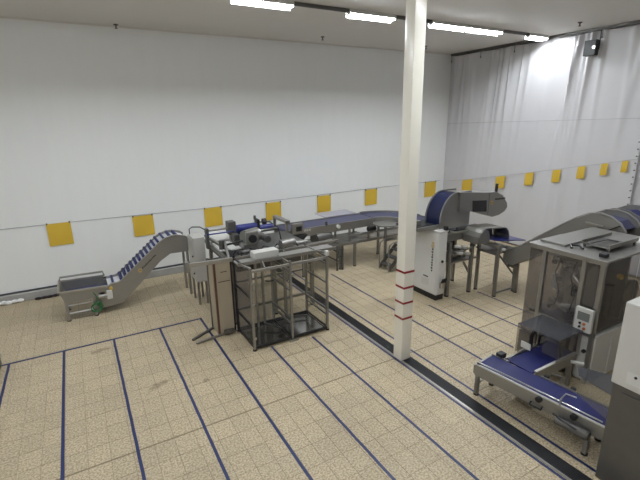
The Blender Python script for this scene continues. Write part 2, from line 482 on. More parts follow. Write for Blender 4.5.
# ------------------------------------------------------------------ plastic curtain wall on the right
def curtain(name, ya, yb, lab, seed, xs):
    rnd = random.Random(seed)
    t = T(name, lab, 'curtain', (xs, (ya+yb)/2, 0.02), 'plastic curtains on the right wall')
    ny, nz = int((yb-ya)*34), 44
    ztop = ZC - 0.07
    hooks = [ya + 0.05 + (yb-ya-0.1)*k/5 for k in range(6)]
    folds = [(rnd.uniform(ya, yb), rnd.uniform(0.035, 0.11), rnd.uniform(0.02, 0.05), rnd.uniform(-0.02, 0.13)) for _ in range(int((yb-ya)*4.6))]
    b = B()
    grid = []
    for j in range(nz+1):
        z = 0.03 + (ztop-0.03)*j/nz
        row = []
        up = (z/ztop)
        for i in range(ny+1):
            y = ya + (yb-ya)*i/ny
            d = 0.014*math.sin(y*2.3+seed) + 0.008*math.sin(y*6.1+z*0.3)
            for fy, fw, fa, fl in folds:
                yy = y - fy - fl*(ztop-z)
                amp = fa*(0.10 + 1.25*max(0, up-0.5)/0.5)
                d += amp*math.exp(-(yy/fw)**2)
            near_h = min(abs(y-h) for h in hooks)
            sag = 0.05*min(1, near_h/0.6)*max(0, (up-0.9)/0.1)
            row.append(b.bm.verts.new((xs - d, y, z - sag)))
        grid.append(row)
    for j in range(nz):
        for i in range(ny):
            b.bm.faces.new((grid[j][i], grid[j][i+1], grid[j+1][i+1], grid[j+1][i]))
    t.p('sheet', b, 'curtain', smooth=True)
    for h in hooks:
        t.p('hook', B().cyl((xs-0.035, h, ztop-0.16), (xs-0.035, h, ZC-0.05), 0.008, 6).box(xs-0.05, h-0.012, ztop-0.2, xs-0.02, h+0.012, ztop-0.15), 'steeld')
    return t
cA = curtain('plastic_curtain', 5.24, 11.575, 'white plastic curtain hung from the ceiling at the far right, brightly lit at the top', 3, 12.02)
cB = curtain('plastic_curtain', -1.5, 5.3, 'white plastic curtain continuing past the eyelet seam at the right edge', 5, 12.07)
for k in range(12):
    z = 1.5 + k*0.17
    cA.p('eyelet', B().cyl((11.975, 5.265, z), (11.945, 5.265, z), 0.016, 8), 'steeld')
struct('trim_3', B().box(11.93, -1.5, ZC-0.07, 12.08, 11.52, ZC-0.001), 'steeld')
sm = B().tube([(11.93, 5.3, 3.93), (11.93, 7.4, 3.89), (11.93, 9.5, 3.85), (11.93, 11.45, 3.81)], 0.006, 6)
single('seam_cord', sm, 'string', 'thin cord across the plastic curtain high above the yellow sheets', 'cord', (11.9, 8.4, 3.8))
wb = T('wall_box', 'small dark grey box fixed near the top of the plastic curtain', 'box', (11.8, 6.68, 5.45))
wb.p('housing', B().box(11.74, 6.52, 5.47, 11.9, 6.82, 5.84, 0.015), 'black')
wb.p('lens', B().cyl((11.74, 6.56, 5.66), (11.72, 6.56, 5.66), 0.04), 'steell')  # bright disc standing in for the glint on the box
wb.p('hanger', B().cyl((11.86, 6.50, 5.6), (11.86, 6.50, 6.06), 0.012, 8), 'black')

# ------------------------------------------------------------------ yellow sheets and string
st = B().tube([(-2.5, 11.568, 1.75), (0, 11.568, 1.735), (3, 11.568, 1.70), (6, 11.568, 1.71), (9, 11.568, 1.74), (11.85, 11.568, 1.75)], 0.006, 6)
single('string', st, 'string', 'thin grey string along the back wall above the yellow sheets', 'string', (4, 11.568, 1.7))
SHEETS = [(-0.53, 0.5, 0.54, 1.75, 'yellow sheet on the back wall furthest left, above the hopper'),
          (1.335, 0.5, 0.53, 1.70, 'yellow sheet on the back wall above the bend of the incline conveyor'),
          (3.17, 0.5, 0.53, 1.70, 'yellow sheet on the back wall behind the grey control box'),
          (5.0, 0.5, 0.53, 1.65, 'yellow sheet on the back wall left of the blue belt conveyor'),
          (6.76, 0.5, 0.53, 1.68, 'yellow sheet on the back wall over the middle of the blue belt conveyor'),
          (8.62, 0.5, 0.53, 1.71, 'yellow sheet on the back wall just left of the column'),
          (11.34, 0.55, 0.55, 1.74, 'yellow sheet on the back wall right of the column, next to the corner')]
for x, ww, hh, zt, lab in SHEETS:
    b = B()
    n = 6
    rowsv = []
    for j in range(n+1):
        z = zt - hh*j/n
        rowsv.append([b.bm.verts.new((x - ww/2 + ww*i/n, 11.556 - 0.012*math.sin(PI*j/n)*(0.5+0.5*math.sin(i+x)), z)) for i in range(n+1)])
    for j in range(n):
        for i in range(n):
            b.bm.faces.new((rowsv[j][i], rowsv[j+1][i], rowsv[j+1][i+1], rowsv[j][i+1]))
    t = T('yellow_sheet', lab, 'paper sheet', (x, 11.556, zt-hh), 'yellow sheets hung along the string')
    r = bmesh.ops.extrude_face_region(b.bm, geom=b.bm.faces[:])
    bmesh.ops.translate(b.bm, verts=[e for e in r['geom'] if isinstance(e, bmesh.types.BMVert)], vec=(0, 0.002, 0))
    t.p('paper', b, 'yellow')
    for s in (-1, 1):
        t.p('clip', B().box(x+s*(ww/2-0.02)-0.015, 11.535, zt-0.02, x+s*(ww/2-0.02)+0.015, 11.562, zt+0.02), 'steeld')
RS = [(10.385, 1.90, 0.427, 0.45), (9.049, 2.155, 0.337, 0.40), (8.043, 2.365, 0.272, 0.38), (7.209, 2.53, 0.232, 0.36), (6.532, 2.68, 0.201, 0.331), (5.96, 2.803, 0.167, 0.307), (5.491, 2.905, 0.139, 0.285)]
RL = ['first yellow sheet on the plastic curtain, behind the drum machine', 'second yellow sheet on the plastic curtain, behind the machine hood',
      'third yellow sheet on the plastic curtain, right of the machine hood', 'fourth yellow sheet on the plastic curtain, middle of the run',
      'fifth yellow sheet on the plastic curtain, third from its right end', 'sixth yellow sheet on the plastic curtain, second from its right end',
      'smallest yellow sheet on the plastic curtain, beside the eyelet seam']
single('string', B().tube([(11.962, 11.45, 1.73), (11.962, 10.385, 1.90), (11.962, 8.043, 2.37), (11.962, 5.24, 2.965)], 0.006, 6), 'string',
       'thin grey string rising across the plastic curtain above the yellow sheets', 'string', (11.962, 8.4, 1.7))
for (y, zt, ww, hh), lab in zip(RS, RL):
    b = B()
    n = 5
    sl = 0.21*ww
    rowsv = []
    for j in range(n+1):
        rowsv.append([b.bm.verts.new((11.955 - 0.01*math.sin(PI*j/n), y - ww/2 + ww*i/n + 0.04*ww*j/n, zt + sl/2 - sl*i/n - hh*j/n)) for i in range(n+1)])
    for j in range(n):
        for i in range(n):
            b.bm.faces.new((rowsv[j][i], rowsv[j+1][i], rowsv[j+1][i+1], rowsv[j][i+1]))
    r = bmesh.ops.extrude_face_region(b.bm, geom=b.bm.faces[:])
    bmesh.ops.translate(b.bm, verts=[e for e in r['geom'] if isinstance(e, bmesh.types.BMVert)], vec=(0.002, 0, 0))
    single('yellow_sheet', b, 'yellow', lab, 'paper sheet', (11.955, y, zt-hh), 'yellow sheets hung along the string')

# ------------------------------------------------------------------ small litter on the left
b = B()
for k in range(5):
    b.sph((-2.0 + 0.11*k, 11.45 + 0.02*math.sin(k*2), 0.045 + 0.01*(k % 2)), 0.06, (1.3, 0.7, 0.7 + 0.1*(k % 3)))
single('plastic_bag', b, 'baglight', 'crumpled clear white plastic lying against the kerb at far left', 'bag', (-1.8, 11.45, 0), smooth=True)
b = B()
for k in range(4):
    b.sph((-1.2 + 0.12*k, 11.42 + 0.015*math.sin(k*3), 0.03), 0.07, (1.2, 0.7, 0.45))
single('rag', b, 'darkcloth', 'dark rag lying at the foot of the back wall kerb', 'rag', (-1.05, 11.42, 0), smooth=True)
t = T('plastic_crate', 'dark blue crate cut off by the left edge near the back wall', 'crate', (-2.2, 10.55, 0))
t.p('tub', B().box(-2.55, 10.35, 0.001, -2.0, 10.8, 0.16, 0.02), 'bluebox')
t.p('rim', B().box(-2.57, 10.33, 0.161, -1.98, 10.82, 0.2, 0.01), 'grey')
t = T('steel_block', 'low grey steel block at the left edge where the tape begins', 'block', (-1.75, 8.1, 0))
t.p('body', B().box(-1.95, 7.75, 0.001, -1.60, 8.45, 0.16, 0.012), 'steeld')
t.p('top_plate', B().box(-1.97, 7.73, 0.161, -1.585, 8.47, 0.18), 'steel')

# ------------------------------------------------------------------ incline conveyor with hopper (left)
ic = T('incline_conveyor', 'stainless incline conveyor with blue cleats rising from a hopper', 'conveyor', (0.7, 10.05, 0))
prof = [(-0.02, 0.12), (0.5, 0.16), (1.38, 0.97), (1.61, 1.11), (2.02, 1.1), (2.05, 1.42), (1.98, 1.47), (1.88, 1.50), (1.77, 1.52), (1.66, 1.515), (1.55, 1.49), (1.43, 1.43), (0.52, 0.675), (0.44, 0.645), (0.32, 0.64), (0.18, 0.56), (-0.02, 0.42)]
for ya, yb in ((9.75, 9.78), (10.33, 10.36)):
    ic.p('side_plate', B().prism(prof, 'y', ya, yb), 'steel')
ic.p('edge_flange', B().strip([(p[0], p[1]+0.012) for p in prof[5:16]][::-1], 'y', 9.735, 9.795, 0.012), 'steell')
bel = [(0.25, 0.585), (0.50, 0.61), (1.41, 1.375), (1.55, 1.44), (1.66, 1.465), (1.88, 1.455), (2.0, 1.40)]
ic.p('belt', B().strip(bel, 'y', 9.785, 10.325, 0.02), 'beltw')
ic.p('underpan', B().strip([(0.0, 0.14), (0.5, 0.18), (1.38, 0.99), (1.61, 1.13), (2.0, 1.12)], 'y', 9.781, 10.329, 0.015), 'steeld')
d = Vector((0.91, 0.765)).normalized(); nn = Vector((-d.y, d.x))
def cleat(u, v, dd):
    n_ = Vector((-dd.y, dd.x))
    a = Vector((u, v)); q = [a - dd*0.024, a + dd*0.024, a + dd*0.024 + n_*0.06, a - dd*0.024 + n_*0.06]
    return B().prism([tuple(p) for p in q], 'y', 9.79, 10.32)
for k in range(12):
    f = 0.06 + k*0.094
    if f <= 1.0:
        ic.p('cleat', cleat(0.50 + 0.91*f, 0.612 + 0.765*f, d), 'belt')
for u, v, a in ((1.53, 1.435, 28), (1.66, 1.467, 8), (1.80, 1.46, -4), (0.36, 0.597, 4)):
    ic.p('cleat', cleat(u, v, Vector((math.cos(math.radians(a)), math.sin(math.radians(a))))), 'belt')
# maker's mark: ring and a line of small dark letters, too small to read
mk = B().ring((0.93, 9.745, 0.83), 'y', 0.035, 0.008)
ic.p('emblem', mk, 'amber')
lt = B()
for k in range(11):
    q = Vector((0.99, 0.86)) + d*(0.038*k)
    h = 0.028 if k % 3 else 0.036
    lt.prism([tuple(q), tuple(q + d*0.024), tuple(q + d*0.024 + nn*h), tuple(q + nn*h)], 'y', 9.746, 9.749)
ic.p('lettering', lt, 'black')
for x, ya in ((2.0, 9.82), (2.0, 10.29)):
    ic.p('leg', B().box(x-0.025, ya-0.025, 0.0, x+0.025, ya+0.025, 1.15), 'steel')
# hopper
hz0, hz1 = 0.42, 0.66
hop = B()
hop.prism([(-0.66, hz1), (0.2, hz1-0.03), (0.2, hz0), (-0.58, hz0)], 'y', 9.66, 9.68)
hop.prism([(-0.66, hz1), (0.2, hz1-0.03), (0.2, hz0), (-0.58, hz0)], 'y', 10.40, 10.42)
hop.prism([(-0.66, hz1), (-0.64, hz1), (-0.56, hz0), (-0.58, hz0)], 'y', 9.68, 10.40)
ic.p('hopper', hop, 'steel')
ic.p('hopper_belt', B().box(-0.6, 9.685, hz0+0.02, 0.24, 10.395, hz0+0.05), 'beltl')
for ya, yb in ((9.635, 9.675), (10.405, 10.445)):
    ic.p('hopper_rim', B().prism([(-0.68, hz1+0.0), (0.22, hz1-0.03), (0.22, hz1), (-0.68, hz1+0.03)], 'y', ya, yb), 'steell')
ic.p('hopper_rim', B().box(-0.69, 9.635, hz1+0.005, -0.65, 10.445, hz1+0.035), 'steell')
ic.p('rear_rail', B().tube([(-0.66, 10.43, 0.67), (-0.64, 10.43, 0.76), (0.2, 10.43, 0.74), (0.22, 10.43, 0.64)], 0.022), 'steel', smooth=True)
for x, y in ((-0.57, 9.72), (-0.05, 9.72), (-0.57, 10.36), (-0.05, 10.36)):
    lg = ic.p('leg', B().box(x-0.028, y-0.028, 0.02, x+0.028, y+0.028, hz0), 'steel')
    ic.p('foot', B().cyl((x, y, 0), (x, y, 0.02), 0.04), 'black', lg)
for z in (0.16, 0.34):
    ic.p('cross_rail', B().cyl((-0.54, 9.72, z), (-0.08, 9.72, z), 0.016), 'white', smooth=True)
ic.p('drive_motor', B().cyl((0.04, 9.70, 0.42), (0.26, 9.70, 0.42), 0.06).box(0.06, 9.66, 0.47, 0.16, 9.74, 0.53), 'steell', smooth=True)
ic.p('gearbox', B().box(0.2, 9.64, 0.34, 0.31, 9.745, 0.52, 0.01), 'white')
ic.p('bearing', B().cyl((0.3, 9.75, 0.55), (0.3, 9.70, 0.55), 0.035), 'amber', smooth=True)
hs = B()
for k in range(5):
    hs.ring((-0.05 + 0.012*k, 9.67 - 0.006*k, 0.18 + 0.012*k), 'y', 0.085 + 0.008*(k % 3), 0.009)
hs.tube([(0.0, 9.66, 0.24), (0.02, 9.65, 0.4), (-0.02, 9.65, 0.5), (-0.05, 9.64, 0.55)], 0.01)
ic.p('green_hose', hs, 'green', smooth=True, label='coiled green hose')

# ------------------------------------------------------------------ grey control box on legs
cb = T('control_box', 'light grey upright control box on legs at the end of the incline conveyor', 'control box', (2.1, 9.3, 0))
cbody = cb.p('cabinet', B().box(1.99, 9.05, 0.55, 2.24, 9.55, 1.57, 0.012), 'boxgrey')
cb.p('door', B().box(1.978, 9.08, 0.6, 1.989, 9.52, 1.53), 'boxgrey')
cb.p('latch', B().cyl((1.977, 9.12, 1.15), (1.955, 9.12, 1.15), 0.02), 'black')
cb.p('latch', B().cyl((1.977, 9.12, 0.75), (1.955, 9.12, 0.75), 0.02), 'black')
for x, y in ((2.02, 9.08), (2.2, 9.08), (2.02, 9.52), (2.2, 9.52)):
    cb.p('leg', B().box(x-0.022, y-0.022, 0, x+0.022, y+0.022, 0.55), 'steel')
cb.p('cable', B().tube([(2.02, 9.45, 1.57), (2.03, 9.5, 1.68), (2.1, 9.5, 1.72), (2.25, 9.4, 1.72), (2.32, 9.2, 1.68)], 0.012), 'black', smooth=True)

# ------------------------------------------------------------------ film packing machine (middle)
pm = T('packing_machine', 'film packing machine with blue film rolls and steel arms behind the guard frame', 'machine', (3.1, 8.5, 0))
pm.p('table', B().box(2.32, 7.68, 1.30, 4.3, 9.3, 1.36), 'steeld')
pm.p('body', B().box(2.6, 8.05, 0.98, 4.1, 9.1, 1.295, 0.015), 'steeld')
for x in (2.4, 3.3, 4.2):
    for y in (7.75, 9.22):
        lg = pm.p('leg', B().box(x-0.035, y-0.035, 0.025, x+0.035, y+0.035, 1.3), 'steel')
        pm.p('foot', B().cyl((x, y, 0), (x, y, 0.025), 0.05), 'black', lg)
for y in (7.75, 9.22):
    pm.p('stretcher', B().box(2.436, y-0.02, 0.28, 4.164, y+0.02, 0.33), 'steel')
pm.p('side_frame', B().box(2.305, 7.62, 1.361, 2.34, 9.35, 1.44), 'steel')
pm.p('side_frame', B().box(2.34, 7.62, 1.361, 4.3, 7.67, 1.43), 'steeld')
pm.p('film_tray', B().prism([(8.35, 1.38), (8.9, 1.42), (8.9, 1.44), (8.35, 1.40)], 'x', 2.36, 2.95), 'grey')
pm.p('film_tray', B().prism([(7.8, 1.375), (8.28, 1.375), (8.28, 1.395), (7.8, 1.395)], 'x', 2.42, 2.78), 'black')
pm.p('film_tray', B().prism([(8.95, 1.46), (9.28, 1.60), (9.28, 1.615), (8.95, 1.475)], 'x', 2.36, 2.95), 'white')
pm.p('film_roll', B().cyl((2.88, 8.85, 1.70), (3.42, 8.85, 1.70), 0.09, 20), 'film', smooth=True)
pm.p('film_roll', B().cyl((3.0, 9.15, 1.56), (3.9, 9.15, 1.56), 0.08, 20), 'film', smooth=True)
pm.p('film_core', B().cyl((2.2, 8.85, 1.745), (2.875, 8.85, 1.745), 0.022), 'steel', smooth=True)
pm.p('film_core', B().cyl((2.2, 8.7, 1.70), (2.8, 8.7, 1.70), 0.015), 'film', smooth=True)
pm.p('roll_bracket', B().box(2.22, 8.78, 1.361, 2.28, 8.90, 1.80), 'steeld')
pm.p('drive_head', B().box(2.70, 8.72, 1.62, 2.87, 8.94, 1.90, 0.012), 'steeld')
pm.p('drive_head', B().box(2.74, 8.5, 1.42, 2.86, 8.7, 1.66, 0.012), 'steeld')
pm.p('head_post', B().box(2.75, 8.8, 1.361, 2.82, 8.88, 1.62), 'steel')
pm.p('clamp', B().box(3.38, 8.76, 1.6, 3.44, 8.94, 1.86), 'black')
pm.p('clamp_knob', B().cyl((3.36, 8.85, 1.86), (3.36, 8.85, 1.95), 0.03), 'steeld')
pm.p('clamp_knob', B().cyl((3.52, 8.8, 1.80), (3.60, 8.8, 1.80), 0.07), 'black')
pm.p('clamp_arm', B().tube([(3.44, 8.8, 1.8), (3.62, 8.6, 1.82), (3.74, 8.4, 1.70), (3.76, 8.35, 1.45)], 0.014), 'black', smooth=True)
mh = pm.p('motor_housing', B().cyl((2.86, 8.2, 1.66), (3.2, 8.35, 1.66), 0.15, 18).box(2.8, 8.1, 1.42, 3.1, 8.4, 1.54, 0.015), 'steel', smooth=True)
pm.p('motor_cap', B().cyl((2.98, 8.04, 1.66), (2.97, 8.0, 1.66), 0.085, 18), 'black', mh)
pm.p('motor_face', B().box(2.84, 8.045, 1.53, 3.12, 8.12, 1.80, 0.02), 'steell')
pm.p('motor_post', B().box(2.93, 8.05, 1.361, 2.98, 8.10, 1.43), 'steel')
pm.p('rubber_roller', B().cyl((3.3, 8.0, 1.6), (3.3, 8.35, 1.6), 0.075, 16), 'steeld', smooth=True)
pm.p('rubber_roller', B().cyl((3.15, 8.55, 1.66), (3.8, 8.55, 1.66), 0.035, 12), 'steeld', smooth=True)
pm.p('guide_arm', B().bar((2.34, 7.70, 1.42), (2.44, 8.2, 1.62), 0.045), 'steel')
pm.p('guide_arm', B().bar((2.30, 9.2, 1.56), (2.50, 8.1, 1.45), 0.05), 'steel')
pm.p('adjust_knob', B().cyl((2.36, 8.18, 1.50), (2.36, 8.18, 1.68), 0.055, 14), 'steeld', smooth=True)
pm.p('guide_rod', B().cyl((2.42, 8.2, 1.56), (2.82, 8.2, 1.60), 0.02), 'black', smooth=True)
for k, (x, y, z) in enumerate(((2.6, 7.9, 1.44), (3.4, 7.85, 1.43), (3.62, 8.1, 1.46), (3.9, 7.9, 1.44), (3.2, 7.8, 1.42))):
    pm.p('actuator', B().cyl((x, y, z), (x+0.26, y+0.02, z), 0.05, 12).box(x+0.05, y-0.04, 1.361, x+0.12, y+0.04, z), 'steel' if k % 2 else 'steeld', smooth=True)
for k in range(5):
    x = 2.5 + 0.3*k
    pm.p('cable', B().tube([(x, 8.0, 1.37), (x+0.06, 7.9, 1.50), (x+0.16, 7.82, 1.48), (x+0.22, 7.74, 1.37)], 0.012), 'black', smooth=True)
for k in range(4):
    pm.p('valve', B().box(2.62+0.17*k, 7.68, 1.361, 2.74+0.17*k, 7.78, 1.45, 0.008), 'steell' if k % 2 else 'black')
# outfeed rails
for y, z in ((7.55, 1.46), (7.80, 1.40)):
    pm.p('outfeed_rail', B().bar((2.5, y, z), (4.75, y, z), 0.03, 0.05), 'steell')
for x in (3.4, 4.0, 4.7):
    pm.p('rail_tie', B().bar((x, 7.55, 1.42), (x, 7.8, 1.38), 0.03), 'steel')
pm.p('roller_motor', B().cyl((3.42, 7.62, 1.56), (3.75, 7.68, 1.56), 0.085, 16).box(3.5, 7.56, 1.48, 3.68, 7.72, 1.54), 'steel', smooth=True)

# ------------------------------------------------------------------ beige boards by the guard frame
bp = T('machine_end_guard', 'tall beige folded board panel left of the guard frame', 'panel', (2.1, 7.5, 0))
bp.p('front_panel', B().box(1.99, 7.44, 0.03, 2.27, 7.455, 1.46), 'board')
bp.p('side_panel', B().box(1.935, 7.46, 0.03, 1.95, 7.75, 1.46), 'board')
bp.p('corner_post', B().box(1.95, 7.43, 0.0, 1.988, 7.468, 1.48), 'brown')
bp.p('rear_post', B().box(1.92, 7.75, 0.0, 1.965, 7.80, 1.48), 'steeld')
bp.p('seam_strip', B().box(2.02, 7.434, 1.08, 2.25, 7.44, 1.095), 'brown')
bp.p('seam_strip', B().box(2.08, 7.434, 1.27, 2.2, 7.44, 1.285), 'brown')
bp.p('side_frame', B().box(2.271, 7.43, 0.0, 2.30, 7.47, 1.48), 'black')
bp.p('foot_bar', B().bar((1.46, 7.49, 0.02), (1.95, 7.79, 0.02), 0.05, 0.03), 'steeld')
bp.p('foot_bar', B().bar((1.49, 7.33, 0.02), (2.28, 7.45, 0.02), 0.05, 0.03), 'steel')
bp.p('long_bar', B().bar((1.48, 7.50, 1.50), (2.36, 7.42, 1.50), 0.055, 0.07), 'steell')
bp.p('bar_bracket', B().box(1.47, 7.44, 1.38, 1.53, 7.56, 1.57), 'steel')
bp.p('foot_clamp', B().box(2.05, 7.34, 0.035, 2.25, 7.42, 0.10, 0.008), 'steeld')

# ------------------------------------------------------------------ guard frame with two bays
gf = T('guard_frame', 'stainless guard frame with two open bays and clear side panels', 'frame', (3.1, 7.0, 0))
GX = (2.34, 3.10, 3.87); GY = (6.54, 7.40); GH = 1.58
for i, x in enumerate(GX):
    for j, y in enumerate(GY):
        m = 'black' if (i == 0 and j == 1) else 'steel'
        lg = gf.p('post', B().box(x-0.02, y-0.02, 0.03, x+0.02, y+0.02, GH), m)
        gf.p('foot', B().cyl((x, y, 0), (x, y, 0.03), 0.035), 'black', lg)
for j, y in enumerate(GY):
    for a, c in ((GX[0], GX[1]), (GX[1], GX[2])):
        gf.p('top_rail', B().box(a+0.02, y-0.02, GH-0.09, c-0.02, y+0.02, GH-0.05), 'steell' if j == 0 else 'steel')
        gf.p('bottom_rail', B().box(a+0.02, y-0.018, 0.04, c-0.02, y+0.018, 0.075), 'black')
for i, x in enumerate(GX):
    for z in (0.06, 0.33, 0.45, 1.0, 1.38, 1.53):
        if i == 0 and z in (0.33, 1.38): continue
        gf.p('side_rail', B().box(x-0.015, GY[0]+0.02, z-0.015, x+0.015, GY[1]-0.02, z+0.015), 'black' if (z < 0.1 or i == 0) else 'steel')
gf.p('side_panel', B().box(GX[0]-0.004, GY[0]+0.02, 0.08, GX[0]+0.004, GY[1]-0.02, GH-0.1), 'plexs')
gf.p('side_panel', B().box(GX[1]-0.004, GY[0]+0.02, 0.35, GX[1]+0.004, GY[1]-0.02, GH-0.1), 'plex')
gf.p('side_panel', B().box(GX[2]-0.004, GY[0]+0.02, 0.08, GX[2]+0.004, GY[1]-0.02, GH-0.1), 'plex')
for a, c in ((GX[0], GX[1]), (GX[1], GX[2])):
    gf.p('base_tray', B().box(a+0.02, GY[0]+0.02, 0.025, c-0.02, GY[1]-0.02, 0.04), 'mirror')
gf.p('back_panel', B().box(GX[0]+0.02, GY[1]-0.004, 0.5, 2.62, GY[1]+0.004, GH-0.1), 'plexs')
gf.p('back_panel', B().box(2.78, GY[1]-0.004, 0.08, GX[1]-0.02, GY[1]+0.004, GH-0.1), 'plex')
gf.p('inner_post', B().box(2.70, 7.28, 0.041, 2.74, 7.32, GH-0.05), 'steel')
gf.p('inner_post', B().box(2.86, 7.34, 0.041, 2.90, 7.38, GH-0.05), 'steel')
gf.p('inner_post', B().box(3.32, 7.30, 0.041, 3.37, 7.35, GH-0.05), 'steel')
for (x, z) in ((2.34, 1.3), (2.34, 0.9), (2.34, 0.25), (3.10, 1.3)):
    gf.p('hinge', B().box(x-0.005, GY[0]-0.045, z-0.02, x+0.035, GY[0]-0.0205, z+0.02), 'steell')
gf.p('door_handle', B().tube([(2.9, 7.25, 1.0), (2.95, 7.2, 1.0), (3.04, 7.2, 1.0), (3.06, 7.25, 1.0)], 0.014), 'black', smooth=True)
gf.p('top_chute', B().prism([(6.95, 1.50), (7.25, 1.50), (7.25, 1.525), (6.95, 1.525)], 'x', 2.28, 4.3), 'steell')
gf.p('chute_lip', B().bar((2.26, 6.90, 1.55), (4.3, 6.90, 1.53), 0.03, 0.06), 'steel')
gf.p('chute_tie', B().bar((2.30, 6.92, 1.54), (2.36, 6.56, 1.56), 0.03), 'steell')
gf.p('chute_tie', B().bar((2.72, 6.92, 1.54), (2.62, 6.56, 1.53), 0.025), 'steel')
gf.p('chute_tie', B().bar((3.87, 6.92, 1.54), (3.87, 6.56, 1.60), 0.03), 'steell')
gf.p('white_cover', B().box(2.62, 7.05, 1.53, 3.12, 7.28, 1.66, 0.02), 'white', smooth=True)
gf.p('latch_block', B().box(3.84, 6.50, 1.55, 3.90, 6.58, 1.64), 'white')
gf.p('tray_part', B().bar((2.80, 7.2, 0.14), (3.04, 6.9, 0.10), 0.03), 'steeld')
gf.p('tray_part', B().bar((3.2, 7.3, 0.12), (3.75, 7.15, 0.10), 0.025), 'steeld')
gf.p('kick_latch', B().box(3.02, 6.47, 0.0, 3.2, 6.51, 0.03), 'steell')

# ------------------------------------------------------------------ blue belt conveyor to the curve
bc = T('belt_conveyor', 'long blue belt conveyor with steel sides leading to a curve behind the column', 'conveyor', (6.0, 9.8, 0))
ZB = 1.3
bc.p('belt', B().box(4.45, 9.50, ZB-0.045, 7.2, 10.2, ZB-0.02), 'beltl')
for ya, yb in ((9.45, 9.48), (10.22, 10.25)):
    bc.p('side_plate', B().box(4.42, ya, 1.08, 7.2, yb, ZB), 'steel')
bc.p('tail_plate', B().box(4.40, 9.44, 1.18, 4.47, 9.478, 1.55), 'steel')
bc.p('end_portal', B().box(4.40, 9.44, 1.50, 4.52, 10.25, 1.57, 0.008), 'steel')
bc.p('end_portal', B().box(4.40, 10.2, 1.18, 4.47, 10.25, 1.50), 'steel')
bc.p('tail_box', B().box(4.53, 9.35, 1.20, 4.85, 9.449, 1.48, 0.01), 'steel')
bc.p('display', B().box(4.64, 9.34, 1.28, 4.80, 9.349, 1.40), 'screen')
bc.p('tail_roller', B().cyl((4.43, 9.5, 1.27), (4.43, 10.2, 1.27), 0.05), 'beltl', smooth=True)
for x in (4.92, 4.99, 5.06):
    bc.p('warning_sticker', B().box(x, 9.446, 1.22, x+0.05, 9.4495, 1.27), 'white')
bc.p('emergency_stop', B().cyl((5.95, 9.45, 1.22), (5.95, 9.38, 1.22), 0.05), 'white', smooth=True)
bc.p('sensor_knob', B().cyl((5.6, 9.46, 1.30), (5.6, 9.46, 1.40), 0.035), 'steeld')
bc.p('motor_pan', B().prism([(4.5, 1.17), (4.95, 1.17), (4.8, 1.02), (4.6, 1.02)], 'y', 9.3, 9.8), 'black')
bc.p('drive_housing', B().cyl((5.25, 9.5, 0.95), (5.75, 9.6, 0.95), 0.17, 18), 'steeld', smooth=True)
for x in (5.55, 6.35, 7.0):
    for y in (9.47, 10.23):
        bc.p('hanger_post', B().box(x-0.03, y-0.015, 0.68, x+0.03, y+0.015, 1.08), 'steel')
for y in (9.40, 10.28):
    bc.p('lower_rail', B().box(4.0, y-0.02, 0.66, 6.68 if y < 10 else 7.15, y+0.02, 0.73), 'steel')
    bc.p('upper_rail', B().box(5.5, y-0.015, 0.88, 6.68 if y < 10 else 7.15, y+0.015, 0.92), 'steel')
for x in (4.35, 4.85, 5.5, 6.0, 6.48):
    for y in (9.40, 10.28):
        if x == 5.5 and y < 10: continue
        lg = bc.p('leg', B().box(x-0.03, y-0.03, 0.02, x+0.03, y+0.03, 0.66), 'steel')
        bc.p('foot', B().cyl((x, y, 0), (x, y, 0.02), 0.045), 'black', lg)
for x in (4.35, 6.0):
    for z in (0.18, 0.45):
        bc.p('leg_tie', B().box(x-0.015, 9.43, z, x+0.015, 10.25, z+0.03), 'steeld')
bc.p('leg_tie', B().box(4.38, 9.385, 0.2, 4.82, 9.415, 0.23), 'steeld')
bc.p('drip_tray', B().box(4.6, 9.5, 0.735, 7.1, 10.15, 0.75), 'steel')
bc.p('side_board', B().box(6.02, 10.251, 1.30, 7.1, 10.85, 1.315), 'lilac', label='pale lilac plastic side board')
for x in (6.2, 6.9):
    bc.p('board_bracket', B().bar((x, 10.26, 1.1), (x, 10.75, 1.29), 0.03), 'steel')
# ladder-like stands under
for x in (5.85, 6.02):
    bc.p('stand', B().box(x-0.02, 9.30, 0.0, x+0.02, 9.34, 0.7), 'steeld')
for z in (0.2, 0.4, 0.6):
    bc.p('stand_rung', B().box(5.872, 9.31, z-0.01, 5.998, 9.33, z+0.01), 'steeld')

cc = T('curve_conveyor', 'curved blue belt conveyor turning behind the column toward the drum machine', 'conveyor', (7.7, 9.2, 0))
outer = arc(7.22, 8.98, 1.22, 90, 0, 14); inner = arc(7.22, 8.98, 0.52, 0, 90, 14)
cc.p('belt', B().prism(outer + inner, 'z', ZB-0.045, ZB-0.015), 'beltl')
cc.p('outer_rim', B().prism(arc(7.22, 8.98, 1.26, 90, 0, 14) + arc(7.22, 8.98, 1.22, 0, 90, 14), 'z', 1.12, ZB+0.03), 'steel')
cc.p('inner_rim', B().prism(arc(7.22, 8.98, 0.52, 90, 0, 14) + arc(7.22, 8.98, 0.48, 0, 90, 14), 'z', 1.12, ZB+0.01), 'steel')
cc.p('inner_table', B().prism(arc(7.3, 9.08, 0.36, 0, 360, 20)[:-1], 'z', 1.17, 1.20), 'steel')
cc.p('table_post', B().cyl((7.3, 9.08, 0.75), (7.3, 9.08, 1.17), 0.04), 'steeld')
cc.p('straight_belt', B().box(7.78, 7.75, ZB-0.045, 8.42, 8.97, ZB-0.015), 'beltl')
for xa in (7.70, 8.43):
    cc.p('straight_side', B().box(xa, 7.75, 1.12, xa+0.035, 8.97, ZB+0.02), 'steel')
